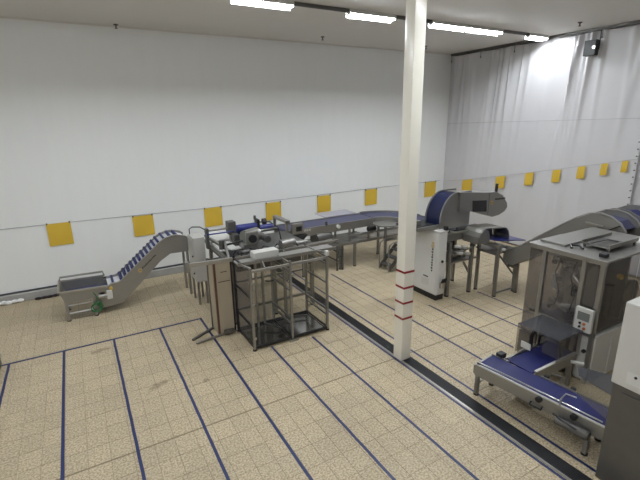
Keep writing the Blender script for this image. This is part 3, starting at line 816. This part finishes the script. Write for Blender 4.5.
for x, y in ((7.2, 8.95), (7.74, 8.0), (8.4, 8.0), (8.35, 9.3), (7.72, 9.95)):
    lg = cc.p('leg', B().box(x-0.03, y-0.03, 0.02, x+0.03, y+0.03, 1.12), 'steel')
    cc.p('foot', B().cyl((x, y, 0), (x, y, 0.02), 0.045), 'black', lg)
cc.p('lower_rail', B().box(6.70, 9.38, 0.66, 8.1, 9.42, 0.73), 'steel')
cc.p('upper_rail', B().box(6.70, 9.385, 0.88, 8.1, 9.415, 0.92), 'steel')
cc.p('cross_beam', B().box(7.23, 8.93, 0.72, 8.4, 8.97, 0.78), 'steel')
cc.p('drive_motor', B().cyl((6.9, 9.36, 1.03), (7.15, 9.36, 1.03), 0.07), 'black', smooth=True)

sp = T('step_stand', 'small steel step stand with bent handrail just left of the column', 'steps', (7.05, 8.6, 0))
for y in (8.45, 8.85):
    sp.p('handrail', B().tube([(6.93, y, 0.02), (6.92, y, 0.62), (6.96, y, 0.76), (7.06, y, 0.82), (7.5, y, 0.84)], 0.02), 'steel', smooth=True)
    sp.p('stringer', B().bar((6.95, y, 0.06), (7.5, y, 0.62), 0.03, 0.10), 'steeld')
for k in range(3):
    sp.p('tread', B().box(6.98+0.17*k, 8.47, 0.14+0.18*k, 7.16+0.17*k, 8.83, 0.17+0.18*k), 'steeld')
sp.p('landing', B().box(7.46, 8.40, 0.63, 7.68, 8.88, 0.66), 'steel')
for y in (8.45, 8.85):
    sp.p('rear_leg', B().box(7.6, y-0.02, 0, 7.64, y+0.02, 0.63), 'steel')

# ------------------------------------------------------------------ tall control cabinet by the column
tc_ = T('control_cabinet', 'tall light grey control cabinet with vertical lettering, right of the column', 'cabinet', (6.78, 6.8, 0))
tc_.p('plinth', B().box(6.67, 6.44, 0.0, 6.90, 7.25, 0.13), 'black')
tc_.p('carcass', B().box(6.655, 6.43, 0.131, 6.91, 7.27, 1.60, 0.012), 'grey')
tc_.p('door', B().box(6.64, 6.455, 0.17, 6.654, 7.25, 1.57), 'grey')
tc_.p('top_cap', B().box(6.64, 6.41, 1.601, 6.92, 7.28, 1.625), 'white')
tc_.p('end_panel', B().box(6.68, 6.418, 0.17, 6.89, 6.429, 1.57), 'grey')
tc_.p('emblem', B().ring((6.632, 6.575, 1.27), 'x', 0.035, 0.008).box(6.630, 6.548, 1.33, 6.639, 6.60, 1.36), 'amber')
lt = B()
for k in range(9):
    z = 1.175 - k*0.062
    lt.box(6.634, 6.56, z, 6.6395, 6.595, z+(0.034 if k % 3 else 0.042))
    if k % 2: lt.box(6.634, 6.60, z+0.01, 6.6395, 6.61, z+0.03)
tc_.p('lettering', lt, 'black')
tc_.p('lock', B().cyl((6.78, 6.4175, 0.93), (6.78, 6.395, 0.93), 0.03), 'black')
tc_.p('type_plate', B().box(6.635, 6.68, 0.50, 6.6395, 6.83, 0.53), 'steeld')
tc_.p('vent', B().box(6.635, 6.66, 0.30, 6.6395, 6.88, 0.46), 'white')
tc_.p('cable_gland', B().box(6.74, 6.36, 0.30, 6.86, 6.4175, 0.44, 0.01), 'steell')
for k in range(3):
    tc_.p('connector', B().cyl((6.76+0.05*k, 6.37, 0.44), (6.76+0.05*k, 6.33, 0.53), 0.022), 'black')
tc_.p('main_switch', B().box(6.84, 6.41, 1.626, 6.90, 6.50, 1.72, 0.008), 'black')

# ------------------------------------------------------------------ drum machine with hood
dm = T('drum_machine', 'stainless wrapping machine with dark blue drum cover and overhanging control hood', 'machine', (7.5, 6.9, 0))
DY0, DY1 = 6.60, 7.08
cxz = (7.38, 1.62); rr = 0.60
# near disc: quarter round on the left, straight on the right
disc = [(6.84, 1.60)] + [(7.33 - 0.50*math.cos(math.radians(a)), 1.78 + 0.62*math.sin(math.radians(a))) for a in range(0, 91, 9)] + [(7.76, 2.40), (7.76, 1.62)]
dm.p('disc_plate', B().prism(disc, 'y', DY0, DY0+0.03), 'steel')
dm.p('rear_plate', B().prism(disc, 'y', DY1-0.03, DY1), 'steel')
arcp = [(7.33 - 0.48*math.cos(math.radians(a)), 1.78 + 0.60*math.sin(math.radians(a))) for a in range(-12, 91, 6)]
dm.p('drum_cover', B().strip(arcp, 'y', DY0+0.031, DY1-0.031, 0.03), 'cover', smooth=True)
dm.p('disc_rim', B().strip([(7.33 - 0.51*math.cos(math.radians(a)), 1.78 + 0.63*math.sin(math.radians(a))) for a in range(0, 91, 6)], 'y', DY0-0.012, DY0+0.02, 0.02), 'steell', smooth=True)
# hood
hood = [(7.35, 2.40), (8.2, 2.32), (8.55, 2.30), (8.80, 2.18), (8.97, 2.0), (9.0, 1.90), (8.92, 1.80), (8.72, 1.73), (8.48, 1.71), (7.78, 1.93), (7.35, 1.98)]
hb = B().prism(hood, 'y', DY0-0.06, DY0+0.27)
dm.p('hood', hb, 'steel')
dm.p('hood_roof', B().strip([(7.3, 2.415), (8.2, 2.325), (8.55, 2.305), (8.80, 2.19)], 'y', DY0-0.07, DY0+0.28, 0.015), 'steell')
dm.p('screen', B().prism([(7.75, 2.18), (8.22, 2.14), (8.24, 1.87), (7.78, 1.92)], 'y', DY0-0.075, DY0-0.061), 'screen')
dm.p('hood_seam', B().box(8.30, DY0-0.066, 1.78, 8.312, DY0-0.061, 2.30), 'steeld')
dm.p('hood_emblem', B().ring((8.42, DY0-0.066, 2.06), 'y', 0.04, 0.008), 'amber')
lt = B()
for k in range(9):
    lt.prism([(8.52+0.042*k, 2.115-0.001*k), (8.548+0.042*k, 2.115-0.001*k), (8.548+0.042*k, 2.15-0.001*k), (8.52+0.042*k, 2.15-0.001*k)], 'y', DY0-0.066, DY0-0.061)
dm.p('lettering', lt, 'black')
dm.p('beacon', B().cyl((8.76, 6.72, 2.18), (8.78, 6.72, 2.46), 0.035), 'black', smooth=True)
# bed and legs
dm.p('bed', B().box(6.95, 6.56, 1.30, 8.0, 7.2, 1.50, 0.01), 'steel')
dm.p('bed_slot', B().box(7.35, 6.553, 1.535, 7.98, 6.598, 1.60), 'steeld')
dm.p('infeed_table', B().box(6.25, 6.68, 1.64, 6.94, 7.4, 1.68), 'steeld')
dm.p('infeed_belt', B().box(6.2, 6.78, 1.681, 6.95, 7.3, 1.70), 'black')
dm.p('bed_belt', B().box(6.96, 6.62, 1.501, 8.0, 7.1, 1.53), 'cover')
dm.p('infeed_side', B().box(6.22, 6.62, 1.64, 6.94, 6.675, 1.72), 'steel')
dm.p('chute_mount', B().box(6.42, 6.9, 1.701, 6.55, 7.1, 1.80, 0.01), 'steel')
dm.p('signal_post', B().cyl((6.5, 7.35, 1.68), (6.5, 7.35, 2.15), 0.03), 'cover', smooth=True)
for x, y in ((7.08, 6.50), (7.72, 6.42), (7.08, 7.15), (7.95, 7.15)):
    lg = dm.p('leg', B().box(x-0.035, y-0.035, 0.025, x+0.035, y+0.035, 1.3), 'steel')
    dm.p('foot', B().cyl((x, y, 0), (x, y, 0.025), 0.05), 'black', lg)
dm.p('guard_bar', B().tube([(6.95, 6.40, 1.60), (7.05, 6.32, 1.58), (7.3, 6.30, 1.58), (7.42, 6.32, 1.59), (7.48, 6.42, 1.60)], 0.018), 'steell', smooth=True)
dm.p('guard_bar', B().tube([(7.12, 6.40, 1.10), (7.3, 6.30, 1.12), (7.65, 6.28, 1.20), (7.72, 6.38, 1.22)], 0.018), 'steel', smooth=True)
dm.p('lower_shelf', B().box(7.12, 6.44, 0.80, 7.95, 7.1, 0.84), 'steel')
dm.p('brace', B().bar((7.5, 6.45, 0.78), (7.74, 6.45, 0.45), 0.03, 0.05), 'steel')
dm.p('gear_motor', B().cyl((7.2, 6.6, 0.95), (7.55, 6.65, 0.95), 0.09).box(7.5, 6.52, 0.86, 7.64, 6.78, 1.06), 'steel', smooth=True)
for x, z in ((7.2, 1.20), (7.3, 1.02), (7.45, 1.16), (7.55, 0.98)):
    dm.p('roller', B().cyl((x, 6.48, z), (x+0.12, 6.42, z-0.02), 0.035), 'white', smooth=True)
dm.p('back_panel', B().box(6.95, 7.15, 0.85, 8.0, 7.18, 1.3), 'steeld')

# ------------------------------------------------------------------ collecting stand with hood
cs = T('collecting_stand', 'stainless collecting stand with arched hood right of the drum machine', 'stand', (8.3, 6.2, 0))
for x, y in ((8.0, 5.92), (8.65, 5.90), (8.0, 6.45), (8.65, 6.42)):
    h = 1.16 if x < 8.3 else 0.74
    lg = cs.p('leg', B().box(x-0.03, y-0.03, 0.02, x+0.03, y+0.03, h), 'steel')
    cs.p('foot', B().cyl((x, y, 0), (x, y, 0.02), 0.045), 'black', lg)
cs.p('top_beam', B().box(7.96, 5.86, 1.161, 8.05, 6.7, 1.25), 'steell')
cs.p('knob', B().cyl((8.06, 5.90, 1.12), (8.14, 5.87, 1.12), 0.035), 'white')
cs.p('beam_bolt', B().cyl((8.0, 6.66, 1.25), (8.0, 6.66, 1.30), 0.04), 'white')
cs.p('side_tie', B().box(7.985, 5.95, 0.98, 8.015, 6.42, 1.04), 'steel')
cs.p('low_tie', B().box(8.03, 5.90, 0.06, 8.62, 5.93, 0.10), 'steel')
cs.p('brace', B().bar((8.03, 5.91, 1.0), (8.62, 5.91, 0.42), 0.03), 'steel')
cs.p('tray', B().box(8.06, 5.96, 1.0, 8.75, 6.6, 1.03), 'steel')
hp = [(7.52, 1.28), (7.52, 1.44), (7.56, 1.54), (7.64, 1.60), (7.78, 1.62), (8.32, 1.57), (8.46, 1.54), (8.54, 1.46), (8.58, 1.36), (8.60, 1.18)]
cs.p('arch_hood', B().strip(hp, 'y', 6.10, 6.54, 0.02), 'steel', smooth=True)
cs.p('hood_cap', B().prism([(7.53, 1.28), (7.53, 1.44), (7.57, 1.53), (7.65, 1.58), (7.72, 1.60), (7.82, 1.55), (7.87, 1.44), (7.88, 1.27)], 'y', 6.08, 6.10), 'steel')
cs.p('hood_back', B().prism([(7.53, 1.28), (7.55, 1.52), (7.7, 1.60), (8.32, 1.55), (8.5, 1.46), (8.56, 1.2)], 'y', 6.53, 6.54), 'steeld')
cs.p('belt', B().prism([(7.9, 1.36), (9.0, 1.20), (9.0, 1.18), (7.9, 1.34)], 'y', 5.95, 6.52), 'film')

# ------------------------------------------------------------------ elevator conveyor feeding the bagger
ev = T('elevator_conveyor', 'stainless elevator conveyor with rounded head rising behind the bagging machine', 'conveyor', (8.6, 5.0, 0))
ep = [(6.0, 0.77), (5.75, 0.75), (5.03, 1.27), (4.45, 1.62), (3.78, 1.72), (3.62, 1.84), (3.61, 1.98), (3.72, 2.12), (3.88, 2.21), (4.06, 2.25), (4.25, 2.22), (4.51, 2.08), (4.79, 1.87), (5.56, 1.28), (5.89, 1.08), (6.0, 1.05)]
for xa in (8.30, 8.86):
    ev.p('side_plate', B().prism(ep, 'x', xa, xa+0.03), 'steel')
    ev.p('plate_rim', B().strip([(u, v+0.01) for u, v in ep[6:15]], 'x', xa-0.012, xa+0.042, -0.015), 'steell')
ev.p('belt', B().strip([(5.95, 1.03), (5.56, 1.22), (4.79, 1.81), (4.45, 2.05), (4.1, 2.16), (3.85, 2.12), (3.7, 2.0)], 'x', 8.331, 8.859, -0.02), 'beltl')
ev.p('underpan', B().strip([(5.98, 0.79), (5.75, 0.77), (5.03, 1.29), (4.45, 1.64), (3.85, 1.74)], 'x', 8.331, 8.859, -0.015), 'steeld')
ev.p('head_bracket', B().bar((8.28, 4.30, 2.05), (8.28, 3.98, 2.03), 0.02, 0.03).bar((8.28, 4.1, 2.0), (8.28, 4.06, 1.88), 0.02, 0.03), 'steell')
ev.p('tension_rod', B().bar((8.28, 3.88, 1.98), (8.28, 3.70, 2.10), 0.02), 'black')
ev.p('bolt_plate', B().box(8.275, 4.02, 1.84, 8.299, 4.18, 1.98), 'steeld')
ev.p('foot_box', B().box(8.29, 5.72, 0.70, 8.45, 5.86, 0.76), 'steeld')
for x, y, h in ((8.34, 4.5, 1.6), (8.84, 4.5, 1.6), (8.62, 5.82, 0.78)):
    lg = ev.p('leg', B().box(x-0.028, y-0.028, 0.02, x+0.028, y+0.028, h), 'steel')
    ev.p('foot', B().cyl((x, y, 0), (x, y, 0.02), 0.045), 'black', lg)

e2 = T('transfer_conveyor', 'rounded head of a second conveyor with blue belt at the right edge', 'conveyor', (9.6, 4.0, 0))
q2 = [(4.75, 1.75), (4.66, 1.98), (4.55, 2.1), (4.35, 2.2), (4.2, 2.215), (4.03, 2.19), (3.84, 2.1), (3.5, 1.95), (2.9, 1.7), (2.9, 1.45), (3.6, 1.6)]
for xa in (9.30, 9.95):
    e2.p('side_plate', B().prism(q2, 'x', xa, xa+0.03), 'steel')
e2.p('belt', B().strip([(4.66, 1.95), (4.4, 2.09), (4.2, 2.12), (4.0, 2.08), (3.5, 1.86), (2.95, 1.62)], 'x', 9.331, 9.949, -0.02), 'belt')
e2.p('cover_sheet', B().box(9.0, 3.72, 2.06, 9.29, 4.0, 2.075), 'beltl')
rk = B().box(8.95, 3.2, 1.84, 9.29, 3.75, 1.86)
e2.p('rack', rk, 'steel')
for k in range(9):
    e2.p('rack_bar', B().bar((8.95, 3.22+0.06*k, 1.861), (8.95, 3.22+0.06*k, 1.95), 0.02), 'steell')
for x, y, h in ((9.33, 4.2, 1.75), (9.93, 4.2, 1.75), (9.33, 3.0, 1.5), (9.93, 3.0, 1.5)):
    e2.p('leg', B().box(x-0.028, y-0.028, 0.0, x+0.028, y+0.028, h), 'steel')

# ------------------------------------------------------------------ bagging machine
bg = T('bagging_machine', 'bagging machine with smoked clear guards and small white operator panel', 'machine', (7.1, 3.5, 0))
BX, BY0, BY1, BZ = 6.34, 2.92, 4.08, 2.02
bg.p('top_plate', B().box(BX-0.06, BY0-0.04, BZ-0.03, 8.15, BY1+0.02, BZ, 0.006), 'steel')
bg.p('front_beam', B().box(BX-0.05, BY0-0.03, BZ-0.075, BX, BY1+0.01, BZ-0.031), 'steel')
for x, y in ((BX, 3.82), (BX, 3.20), (8.05, 2.98), (8.05, 4.02), (BX+0.02, 2.95)):
    bg.p('frame_post', B().box(x-0.03, y-0.03, 0.0 if x < 8 else 0.0, x+0.03, y+0.03, BZ-0.076), 'steel')
bg.p('lower_beam', B().box(BX-0.03, BY0, 0.80, BX+0.03, 3.79, 0.87), 'steel')
bg.p('corner_guard', B().box(BX-0.012, 3.86, 0.45, BX-0.002, BY1, BZ-0.08), 'plexs', label='smoked clear corner guard')
bg.p('rear_guard', B().box(BX, BY1-0.01, 0.45, 8.0, BY1, BZ-0.08), 'plexs')
dp = bg.p('door_panel', B().box(BX-0.012, 3.24, 0.88, BX-0.004, 3.78, BZ-0.08), 'plexs', label='smoked clear door')
bg.p('door_handle', B().tube([(BX-0.02, 3.30, 1.35), (BX-0.06, 3.30, 1.37), (BX-0.06, 3.30, 1.50), (BX-0.02, 3.30, 1.52)], 0.012), 'black', dp, smooth=True)
bg.p('side_guard', B().box(BX+0.06, BY0-0.005, 0.88, 7.3, BY0+0.005, BZ-0.04), 'plexs')
bg.p('side_guard', B().box(7.34, BY0-0.005, 0.88, 8.0, BY0+0.005, BZ-0.04), 'plexs')
bg.p('front_guard', B().box(BX-0.012, 2.99, 1.28, BX-0.004, 3.16, BZ-0.08), 'plexs')
bg.p('inner_wall', B().box(7.15, 2.98, 0.88, 7.19, 4.0, BZ-0.08), 'steel')
bg.p('deck', B().box(BX+0.04, 2.96, 0.82, 8.0, 4.0, 0.86), 'steeld')
# forming mechanism seen through the door
bg.p('forming_tube', B().cyl((6.75, 3.52, 0.95), (6.75, 3.52, 1.7), 0.13, 20), 'steell', smooth=True)
bg.p('forming_collar', B().cyl((6.75, 3.52, 1.62), (6.75, 3.52, 1.82), 0.15, 20, 0.28), 'steel', smooth=True)
for k, (a, c, m, r) in enumerate((((6.52, 3.78, 1.80), (6.52, 3.45, 1.74), 'steell', 0.035), ((6.50, 3.70, 1.55), (6.50, 3.70, 1.30), 'white', 0.05), ((6.48, 3.62, 1.25), (6.48, 3.38, 1.52), 'steell', 0.03),
                                  ((6.50, 3.74, 1.12), (6.50, 3.45, 0.98), 'steell', 0.035), ((6.46, 3.40, 1.62), (6.46, 3.28, 1.50), 'steell', 0.045), ((6.50, 3.55, 1.05), (6.50, 3.30, 1.12), 'white', 0.035), ((6.50, 3.34, 1.78), (6.50, 3.28, 1.62), 'white', 0.04))):
    bg.p('actuator', B().cyl(a, c, r), m, smooth=True)
for (y, z) in ((3.72, 1.76), (3.60, 1.80), (3.52, 1.70), (3.35, 1.40), (3.32, 1.0), (3.70, 1.0), (3.6, 1.5)):
    bg.p('fitting', B().box(6.42, y-0.03, z-0.03, 6.48, y+0.03, z+0.03, 0.008), 'black')
for k in range(2):
    y = 3.38 + 0.25*k
    bg.p('air_hose', B().tube([(6.46, y, 1.85), (6.42, y+0.04, 1.6), (6.44, y-0.05, 1.3), (6.46, y+0.02, 0.98)], 0.01), 'black', smooth=True)
bg.p('film_roll', B().cyl((7.45, 3.0, 1.25), (7.45, 3.9, 1.25), 0.22, 22), 'steel', smooth=True)
bg.p('dancer_roller', B().cyl((7.3, 3.05, 1.7), (7.3, 3.9, 1.7), 0.04), 'steell', smooth=True)
bg.p('dancer_roller', B().cyl((6.85, 3.05, 1.5), (6.85, 3.05, 0.95), 0.06), 'steeld', smooth=True)
bg.p('yellow_knob', B().sph((7.0, 3.0, 1.62), 0.05), 'yellow', smooth=True)
# lower cabinet
lc = bg.p('lower_cabinet', B().box(6.39, 2.90, 0.02, 7.95, 3.16, 0.80, 0.01), 'white')
bg.p('cabinet_door', B().box(6.376, 2.93, 0.06, 6.389, 3.14, 0.70), 'white', lc)
bg.p('socket_plate', B().box(6.37, 2.97, 0.68, 6.3755, 3.12, 0.78), 'grey', lc)
bg.p('cabinet_knob', B().cyl((6.376, 3.03, 0.52), (6.345, 3.03, 0.52), 0.03), 'black', lc)
bg.p('side_seam', B().box(6.85, 2.893, 0.06, 6.86, 2.899, 0.78), 'grey', lc)
bg.p('rear_cabinet', B().box(6.75, 3.17, 0.02, 7.95, 4.0, 0.80), 'steeld')
# operator panel
op = bg.p('operator_panel', B().box(6.24, 2.93, 0.88, 6.30, 3.18, 1.25, 0.012), 'white')
bg.p('display', B().box(6.233, 2.97, 1.06, 6.239, 3.14, 1.19), 'lcd', op)
for y, z, m in ((3.09, 1.01, 'black'), (3.03, 1.01, 'orange'), (3.09, 0.95, 'black'), (3.02, 0.94, 'orange')):
    bg.p('button', B().cyl((6.239, y, z), (6.225, y, z), 0.018 if m == 'black' else 0.022, 10), m, op)
bg.p('panel_arm', B().box(6.30, 3.02, 1.0, 6.34, 3.1, 1.1), 'steel')
# on top
bg.p('roof_cover', B().box(6.5, 3.62, BZ+0.001, 7.1, 4.04, BZ+0.035, 0.006), 'steel')
ft = bg.p('feed_tray', B().box(6.75, 3.12, BZ+0.05, 7.6, 3.5, BZ+0.065).box(6.75, 3.10, BZ+0.05, 7.6, 3.12, BZ+0.11).box(6.75, 3.50, BZ+0.05, 7.6, 3.52, BZ+0.11), 'steel')
for x, y in ((6.8, 3.13), (7.55, 3.13), (6.8, 3.49), (7.55, 3.49)):
    bg.p('tray_leg', B().box(x-0.015, y-0.015, BZ, x+0.015, y+0.015, BZ+0.05), 'steeld', ft)
bg.p('tray_mat', B().box(6.78, 3.13, BZ+0.066, 7.3, 3.49, BZ+0.07), 'steeld', ft)
bg.p('roof_cable', B().tube([(6.5, 3.52, BZ+0.01), (6.58, 3.58, BZ+0.03), (6.66, 3.5, BZ+0.03), (6.6, 3.4, BZ+0.012)], 0.018), 'black', smooth=True)
bg.p('roof_cable', B().tube([(6.7, 3.4, BZ+0.08), (6.85, 3.3, BZ+0.12), (7.1, 3.32, BZ+0.1), (7.2, 3.2, BZ+0.08)], 0.01), 'steeld', smooth=True)
bg.p('roof_plug', B().box(6.42, 2.98, BZ+0.001, 6.52, 3.08, BZ+0.06, 0.01), 'black')
bg.p('label_sheet', B().box(7.7, 2.95, BZ+0.001, 8.1, 3.3, BZ+0.004), 'white')
bg.p('chute', B().box(6.34, 3.3, 0.0, 6.72, 3.36, 0.79), 'steeld')
bg.p('base_panel', B().box(6.3, 3.86, 0.0, 6.36, 4.08, 0.449), 'steel')

# ------------------------------------------------------------------ takeaway conveyor (L shape)
tk = T('takeaway_conveyor', 'low L-shaped takeaway conveyor with dark blue belts in front of the bagging machine', 'conveyor', (5.0, 2.8, 0))
ZT = 0.50
P0 = Vector((4.70, 3.66)); P1 = Vector((4.905, 1.97))
ax = (P1 - P0).normalized(); sx = Vector((-ax.y, ax.x))    # sx points to +x
if sx.x < 0: sx = -sx
def q(u, v, z):
    p = P0 + ax*u + sx*v
    return (p.x, p.y, z)
L = (P1 - P0).length
def slab(u0, u1, v0, v1, z0, z1):
    b = B()
    pts = [P0 + ax*u + sx*v for u, v in ((u0, v0), (u1, v0), (u1, v1), (u0, v1))]
    return b.prism([(p.x, p.y) for p in pts], 'z', z0, z1)
WB = 0.42
tk.p('main_belt', slab(0.02, L, 0.03, WB, ZT-0.03, ZT-0.005), 'belt')
tk.p('near_side', slab(0, L, -0.005, 0.025, 0.32, ZT-0.01), 'steel')
tk.p('near_rail', slab(0, L, 0.0, 0.02, ZT-0.009, ZT+0.01), 'white')
tk.p('guide_rail', B().tube([q(0.0, 0.03, ZT+0.03), q(0.4, 0.0, ZT+0.06), q(L*0.6, 0.0, ZT+0.06), q(L*0.98, 0.01, ZT+0.05)], 0.009), 'steell', smooth=True)
tk.p('far_side', slab(0.72, L, WB+0.005, WB+0.03, 0.34, ZT+0.01), 'steel')
tk.p('far_side', slab(0.0, 0.27, WB+0.005, WB+0.03, 0.34, ZT+0.01), 'steel')
tk.p('end_plate', slab(-0.03, -0.002, 0.0, WB+0.03, 0.34, ZT-0.02), 'steel')
tk.p('end_roller', B().cyl(q(0.03, 0.03, ZT-0.045), q(0.03, WB, ZT-0.045), 0.035), 'black', smooth=True)
tk.p('end_cap', B().cyl(q(0.03, 0.04, ZT), q(0.03, 0.04, ZT+0.02), 0.035), 'black', smooth=True)
for u, v in ((0.04, 0.02), (0.04, WB), (L-0.16, 0.02), (L-0.16, WB)):
    p = q(u, v, 0)
    lg = tk.p('leg', B().box(p[0]-0.025, p[1]-0.025, 0.02, p[0]+0.025, p[1]+0.025, 0.33), 'steel')
    tk.p('foot', B().cyl(p, (p[0], p[1], 0.02), 0.04), 'black', lg)
tk.p('leg_tie', B().bar(q(0.04, 0.05, 0.2), q(0.04, WB-0.03, 0.2), 0.03), 'steel')
for u in (0.95, 1.38):
    tk.p('rail_knob', B().cyl(q(u, -0.01, ZT-0.04), q(u, -0.05, ZT-0.04), 0.04), 'black', smooth=True)
tk.p('side_handle', B().tube([q(0.85, -0.01, 0.36), q(0.85, -0.05, 0.34), q(1.0, -0.05, 0.34), q(1.0, -0.01, 0.36)], 0.014), 'black', smooth=True)
tk.p('drive_motor', B().cyl(q(L-0.5, -0.07, 0.33), q(L-0.12, -0.07, 0.33), 0.055, 16), 'steeld', smooth=True)
tk.p('motor_fins', B().cyl(q(L-0.26, -0.07, 0.33), q(L-0.14, -0.07, 0.33), 0.065, 10), 'steeld')
tk.p('motor_cable', B().tube([q(L-0.55, -0.05, 0.38), q(L-0.4, -0.12, 0.40), q(L-0.25, -0.12, 0.37), q(L-0.2, -0.05, 0.33)], 0.012), 'black', smooth=True)
tk.p('sensor_bracket', B().tube([q(1.2, -0.01, ZT), q(1.2, -0.02, ZT+0.1), q(1.2, 0.12, ZT+0.12), q(1.32, 0.14, ZT+0.12)], 0.01), 'steell', smooth=True)
tk.p('sensor_bracket', B().tube([q(1.0, WB+0.02, ZT), q(1.0, WB+0.04, ZT+0.12), q(0.9, WB-0.02, ZT+0.14)], 0.01), 'steell', smooth=True)
for u in (0.8, 1.15):
    tk.p('far_bracket', B().box(*[a - 0.025 for a in q(u, WB+0.06, ZT)], *[a + 0.025 for a in q(u, WB+0.06, ZT)]), 'black')
# feed branch
tk.p('feed_belt', B().box(5.19, 3.09, ZT-0.02, 6.25, 3.50, ZT+0.0), 'belt')
tk.p('feed_side', B().box(5.24, 3.05, 0.36, 6.22, 3.075, ZT+0.02), 'steel')
tk.p('feed_rail', B().box(5.22, 3.04, ZT+0.021, 6.2, 3.08, ZT+0.04), 'white')
tk.p('feed_side', B().box(5.19, 3.51, 0.36, 6.22, 3.535, ZT+0.02), 'steel')
tk.p('feed_rail', B().cyl((5.15, 3.45, ZT+0.05), (5.6, 3.52, ZT+0.05), 0.01), 'steell')
for x, y in ((6.1, 3.06), (6.1, 3.52)):
    tk.p('leg', B().box(x-0.025, y-0.025, 0.0, x+0.025, y+0.025, 0.36), 'steel')
tk.p('photo_eye', B().box(5.14, 3.56, ZT-0.02, 5.26, 3.66, ZT+0.06, 0.01), 'black')
tk.p('cross_rod', B().cyl((5.98, 3.0, ZT-0.02), (6.08, 2.86, ZT-0.02), 0.025), 'white', smooth=True)
# smoked guard over the feed belt
cg = tk.p('guard_roof', B().box(5.63, 3.02, 0.90, 6.225, 3.68, 0.91), 'plexd', label='smoked guard over the feed belt')
tk.p('guard_side', B().box(5.63, 3.67, 0.42, 6.22, 3.68, 0.899), 'plexs', cg)
tk.p('guard_side', B().box(5.63, 3.02, 0.55, 6.22, 3.03, 0.899), 'plexs', cg)
tk.p('guard_front', B().box(5.63, 3.031, 0.62, 5.64, 3.25, 0.899), 'plexs', cg)
tk.p('bag_tag', B().box(5.61, 3.42, 0.56, 5.625, 3.58, 0.66), 'white', label='white label on the guard')
tk.p('outlet_flap', B().tube([(5.9, 3.48, 0.52), (5.9, 3.46, 0.72), (5.9, 3.3, 0.78), (5.9, 3.14, 0.72), (5.9, 3.12, 0.52)], 0.02), 'black', smooth=True)
tk.p('air_nozzle', B().tube([(5.82, 3.55, 0.52), (5.8, 3.54, 0.7), (5.8, 3.5, 0.8)], 0.03), 'black', smooth=True)

# ------------------------------------------------------------------ foreground cabinet at the right edge
fc = T('machine_cabinet', 'tall grey and white machine cabinet cut off by the right edge, nearest the viewer', 'cabinet', (5.2, 1.4, 0))
fc.p('lower_case', B().box(4.67, 0.8, 0.0, 5.9, 1.88, 1.25, 0.01), 'steeld')
fc.p('lower_door', B().box(4.655, 0.86, 0.08, 4.669, 1.78, 1.18), 'steeld')
fc.p('upper_case', B().box(4.65, 0.78, 1.251, 5.9, 1.90, 2.18, 0.015), 'white')
fc.p('rating_plate', B().box(4.64, 1.60, 1.32, 4.6495, 1.76, 1.46), 'grey')
fc.p('plate_hole', B().cyl((4.64, 1.68, 1.42), (4.632, 1.68, 1.42), 0.014), 'black')
fc.p('outfeed_flap', B().prism([(4.75, 1.91), (5.25, 1.91), (5.0, 2.42), (4.82, 2.30)], 'z', 1.03, 1.04), 'plexd', label='smoked plastic flap')
fc.p('flap_side', B().prism([(1.91, 1.029), (2.28, 1.029), (2.28, 0.80), (1.91, 0.68)], 'x', 4.80, 4.808), 'plex')
